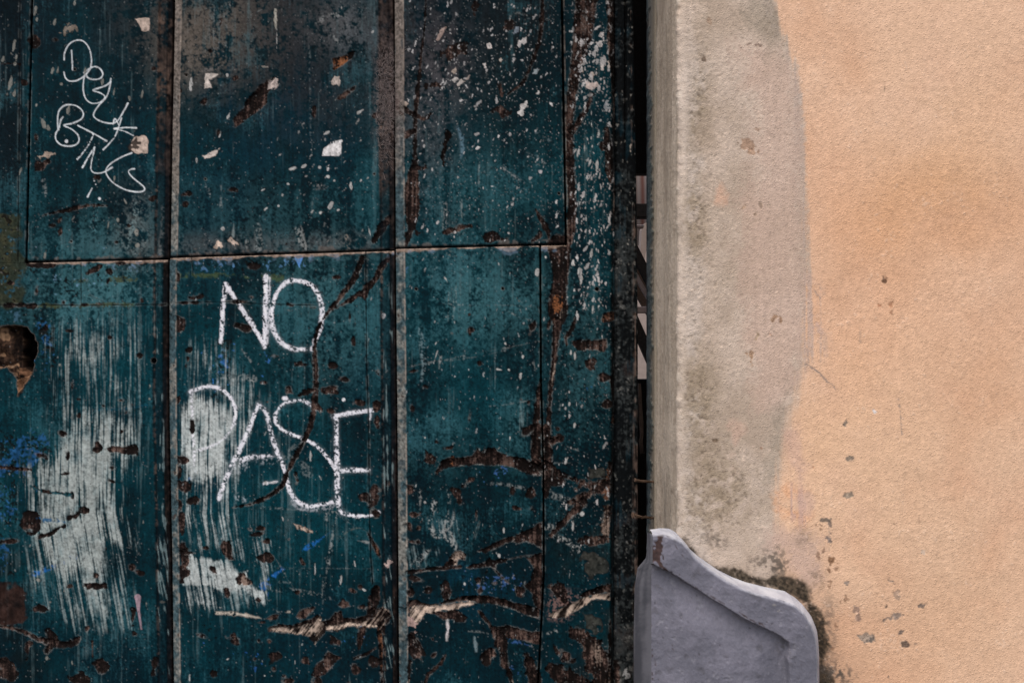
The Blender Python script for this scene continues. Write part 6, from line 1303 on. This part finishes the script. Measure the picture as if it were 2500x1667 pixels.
# corrugated sheet
xs_ = np.linspace(0, .36, 121); zz = np.array([0, 1.25])
x0, zb = XZ(1490, 600, 1.25); Vc = [(float(x0)+x, 1.25+.008*math.sin(x*2*math.pi/.05), float(zb)+z*.55) for z in zz for x in xs_]
Fc = np.array([(i, i+1, 121+i+1, 121+i) for i in range(120)])
o = mesh_np('corrugated_sheet', np.array(Vc), Fc, m_red); sol = o.modifiers.new('thickness', 'SOLIDIFY'); sol.thickness = .002
tag(o, 'faded red and white corrugated sheet seen through the gap above the dark rail', 'metal sheet')
tre = thing('trestle', 'dark timber trestle with rails and slanting braces seen through the narrow gap', 'trestle', (.3, .7, 0))
def tslab(*a, **k): return par(slab(*a, **k), tre)
tslab('rail', 1470, 497, 1690, 531, .7, .04, m_blk)
tslab('rail', 1470, 748, 1690, 764, .72, .04, m_lil)
tslab('rail', 1470, 548, 1572, 557, .76, .02, m_lil)
tslab('leg', 1640, 480, 1675, 2150, .70, .04, m_brn); tslab('leg', 1480, 480, 1510, 2150, .70, .04, m_brn)
def bar(name, ua, va, ub_, vb, y, w, th, mat):
    a = np.array(XZ(ua, va, y)); b = np.array(XZ(ub_, vb, y)); d = (b-a)/np.linalg.norm(b-a); n = np.array([-d[1], d[0]])*w/2
    vs_ = [(*(a+n), y), (*(b+n), y), (*(b-n), y), (*(a-n), y)]
    Vb = [(p[0], p[2], p[1]) for p in vs_]+[(p[0], p[2]+th, p[1]) for p in vs_]
    me = bpy.data.meshes.new(name); me.from_pydata([tuple(map(float, v)) for v in Vb], [], [(0, 1, 2, 3), (7, 6, 5, 4), (0, 4, 5, 1), (1, 5, 6, 2), (2, 6, 7, 3), (3, 7, 4, 0)])
    me.materials.append(mat); return par(link(me, name), tre)
bar('brace', 1540, 590, 1640, 790, .66, .018, .03, m_blk); bar('brace', 1535, 640, 1640, 825, .69, .008, .02, m_lil)
bar('brace', 1540, 762, 1640, 990, .66, .020, .03, m_blk); bar('brace', 1540, 640, 1620, 780, .75, .05, .02, m_brn)
# pale post with a rounded shoulder
pp = [XZ(u, v, .95) for u, v in ((1567, 560), (1574, 545), (1590, 538), (1640, 538), (1640, 640), (1590, 622), (1582, 604), (1578, 608), (1573, 640), (1567, 646), (1563, 630))]
n_ = len(pp); Vb = [(float(p[0]), .95, float(p[1])) for p in pp]+[(float(p[0]), 1.0, float(p[1])) for p in pp]
me = bpy.data.meshes.new('curved_board'); me.from_pydata(Vb, [], [tuple(range(n_)), tuple(range(2*n_-1, n_-1, -1))]+[(i, n_+i, n_+(i+1) % n_, (i+1) % n_) for i in range(n_)]); me.materials.append(m_pale)
tag(link(me, 'curved_board'), 'pale board with a curved foot glimpsed through the gap', 'board')
# splintered batten hanging in the gap
pts = []
for u, v in ((1560.5, 936), (1563, 980), (1565, 1030), (1567, 1062), (1564.5, 1075), (1568, 1107)):
    x, z = XZ(u, v, .075); pts.append((float(x), .075, float(z)))
o = tube('batten', pts, [.0028, .0032, .0034, .003, .0034, .003], m_brn, None, 6, .12); tag(o, 'thin splintered grey batten hanging in the gap beside the lower door edge', 'batten')
# courtyard wall far behind
o = box('courtyard_wall', -1.2, 3.0, -.02, 2.6, 3.2, 1.9, m_pale); tag(o, 'pale limewashed courtyard wall in the distance behind the gap', 'wall')

# ================================================================== ground
m_gr = material('worn_paving', False, (.16, .15, .14), .9, .2, 30, .3, 60, .4, .004)
me = bpy.data.meshes.new('ground'); me.from_pydata([(-150, -150, 0), (150, -150, 0), (150, 150, 0), (-150, 150, 0)], [], [(0, 1, 2, 3)]); me.materials.append(m_gr)
g_ = link(me, 'ground'); g_['kind'] = 'structure'
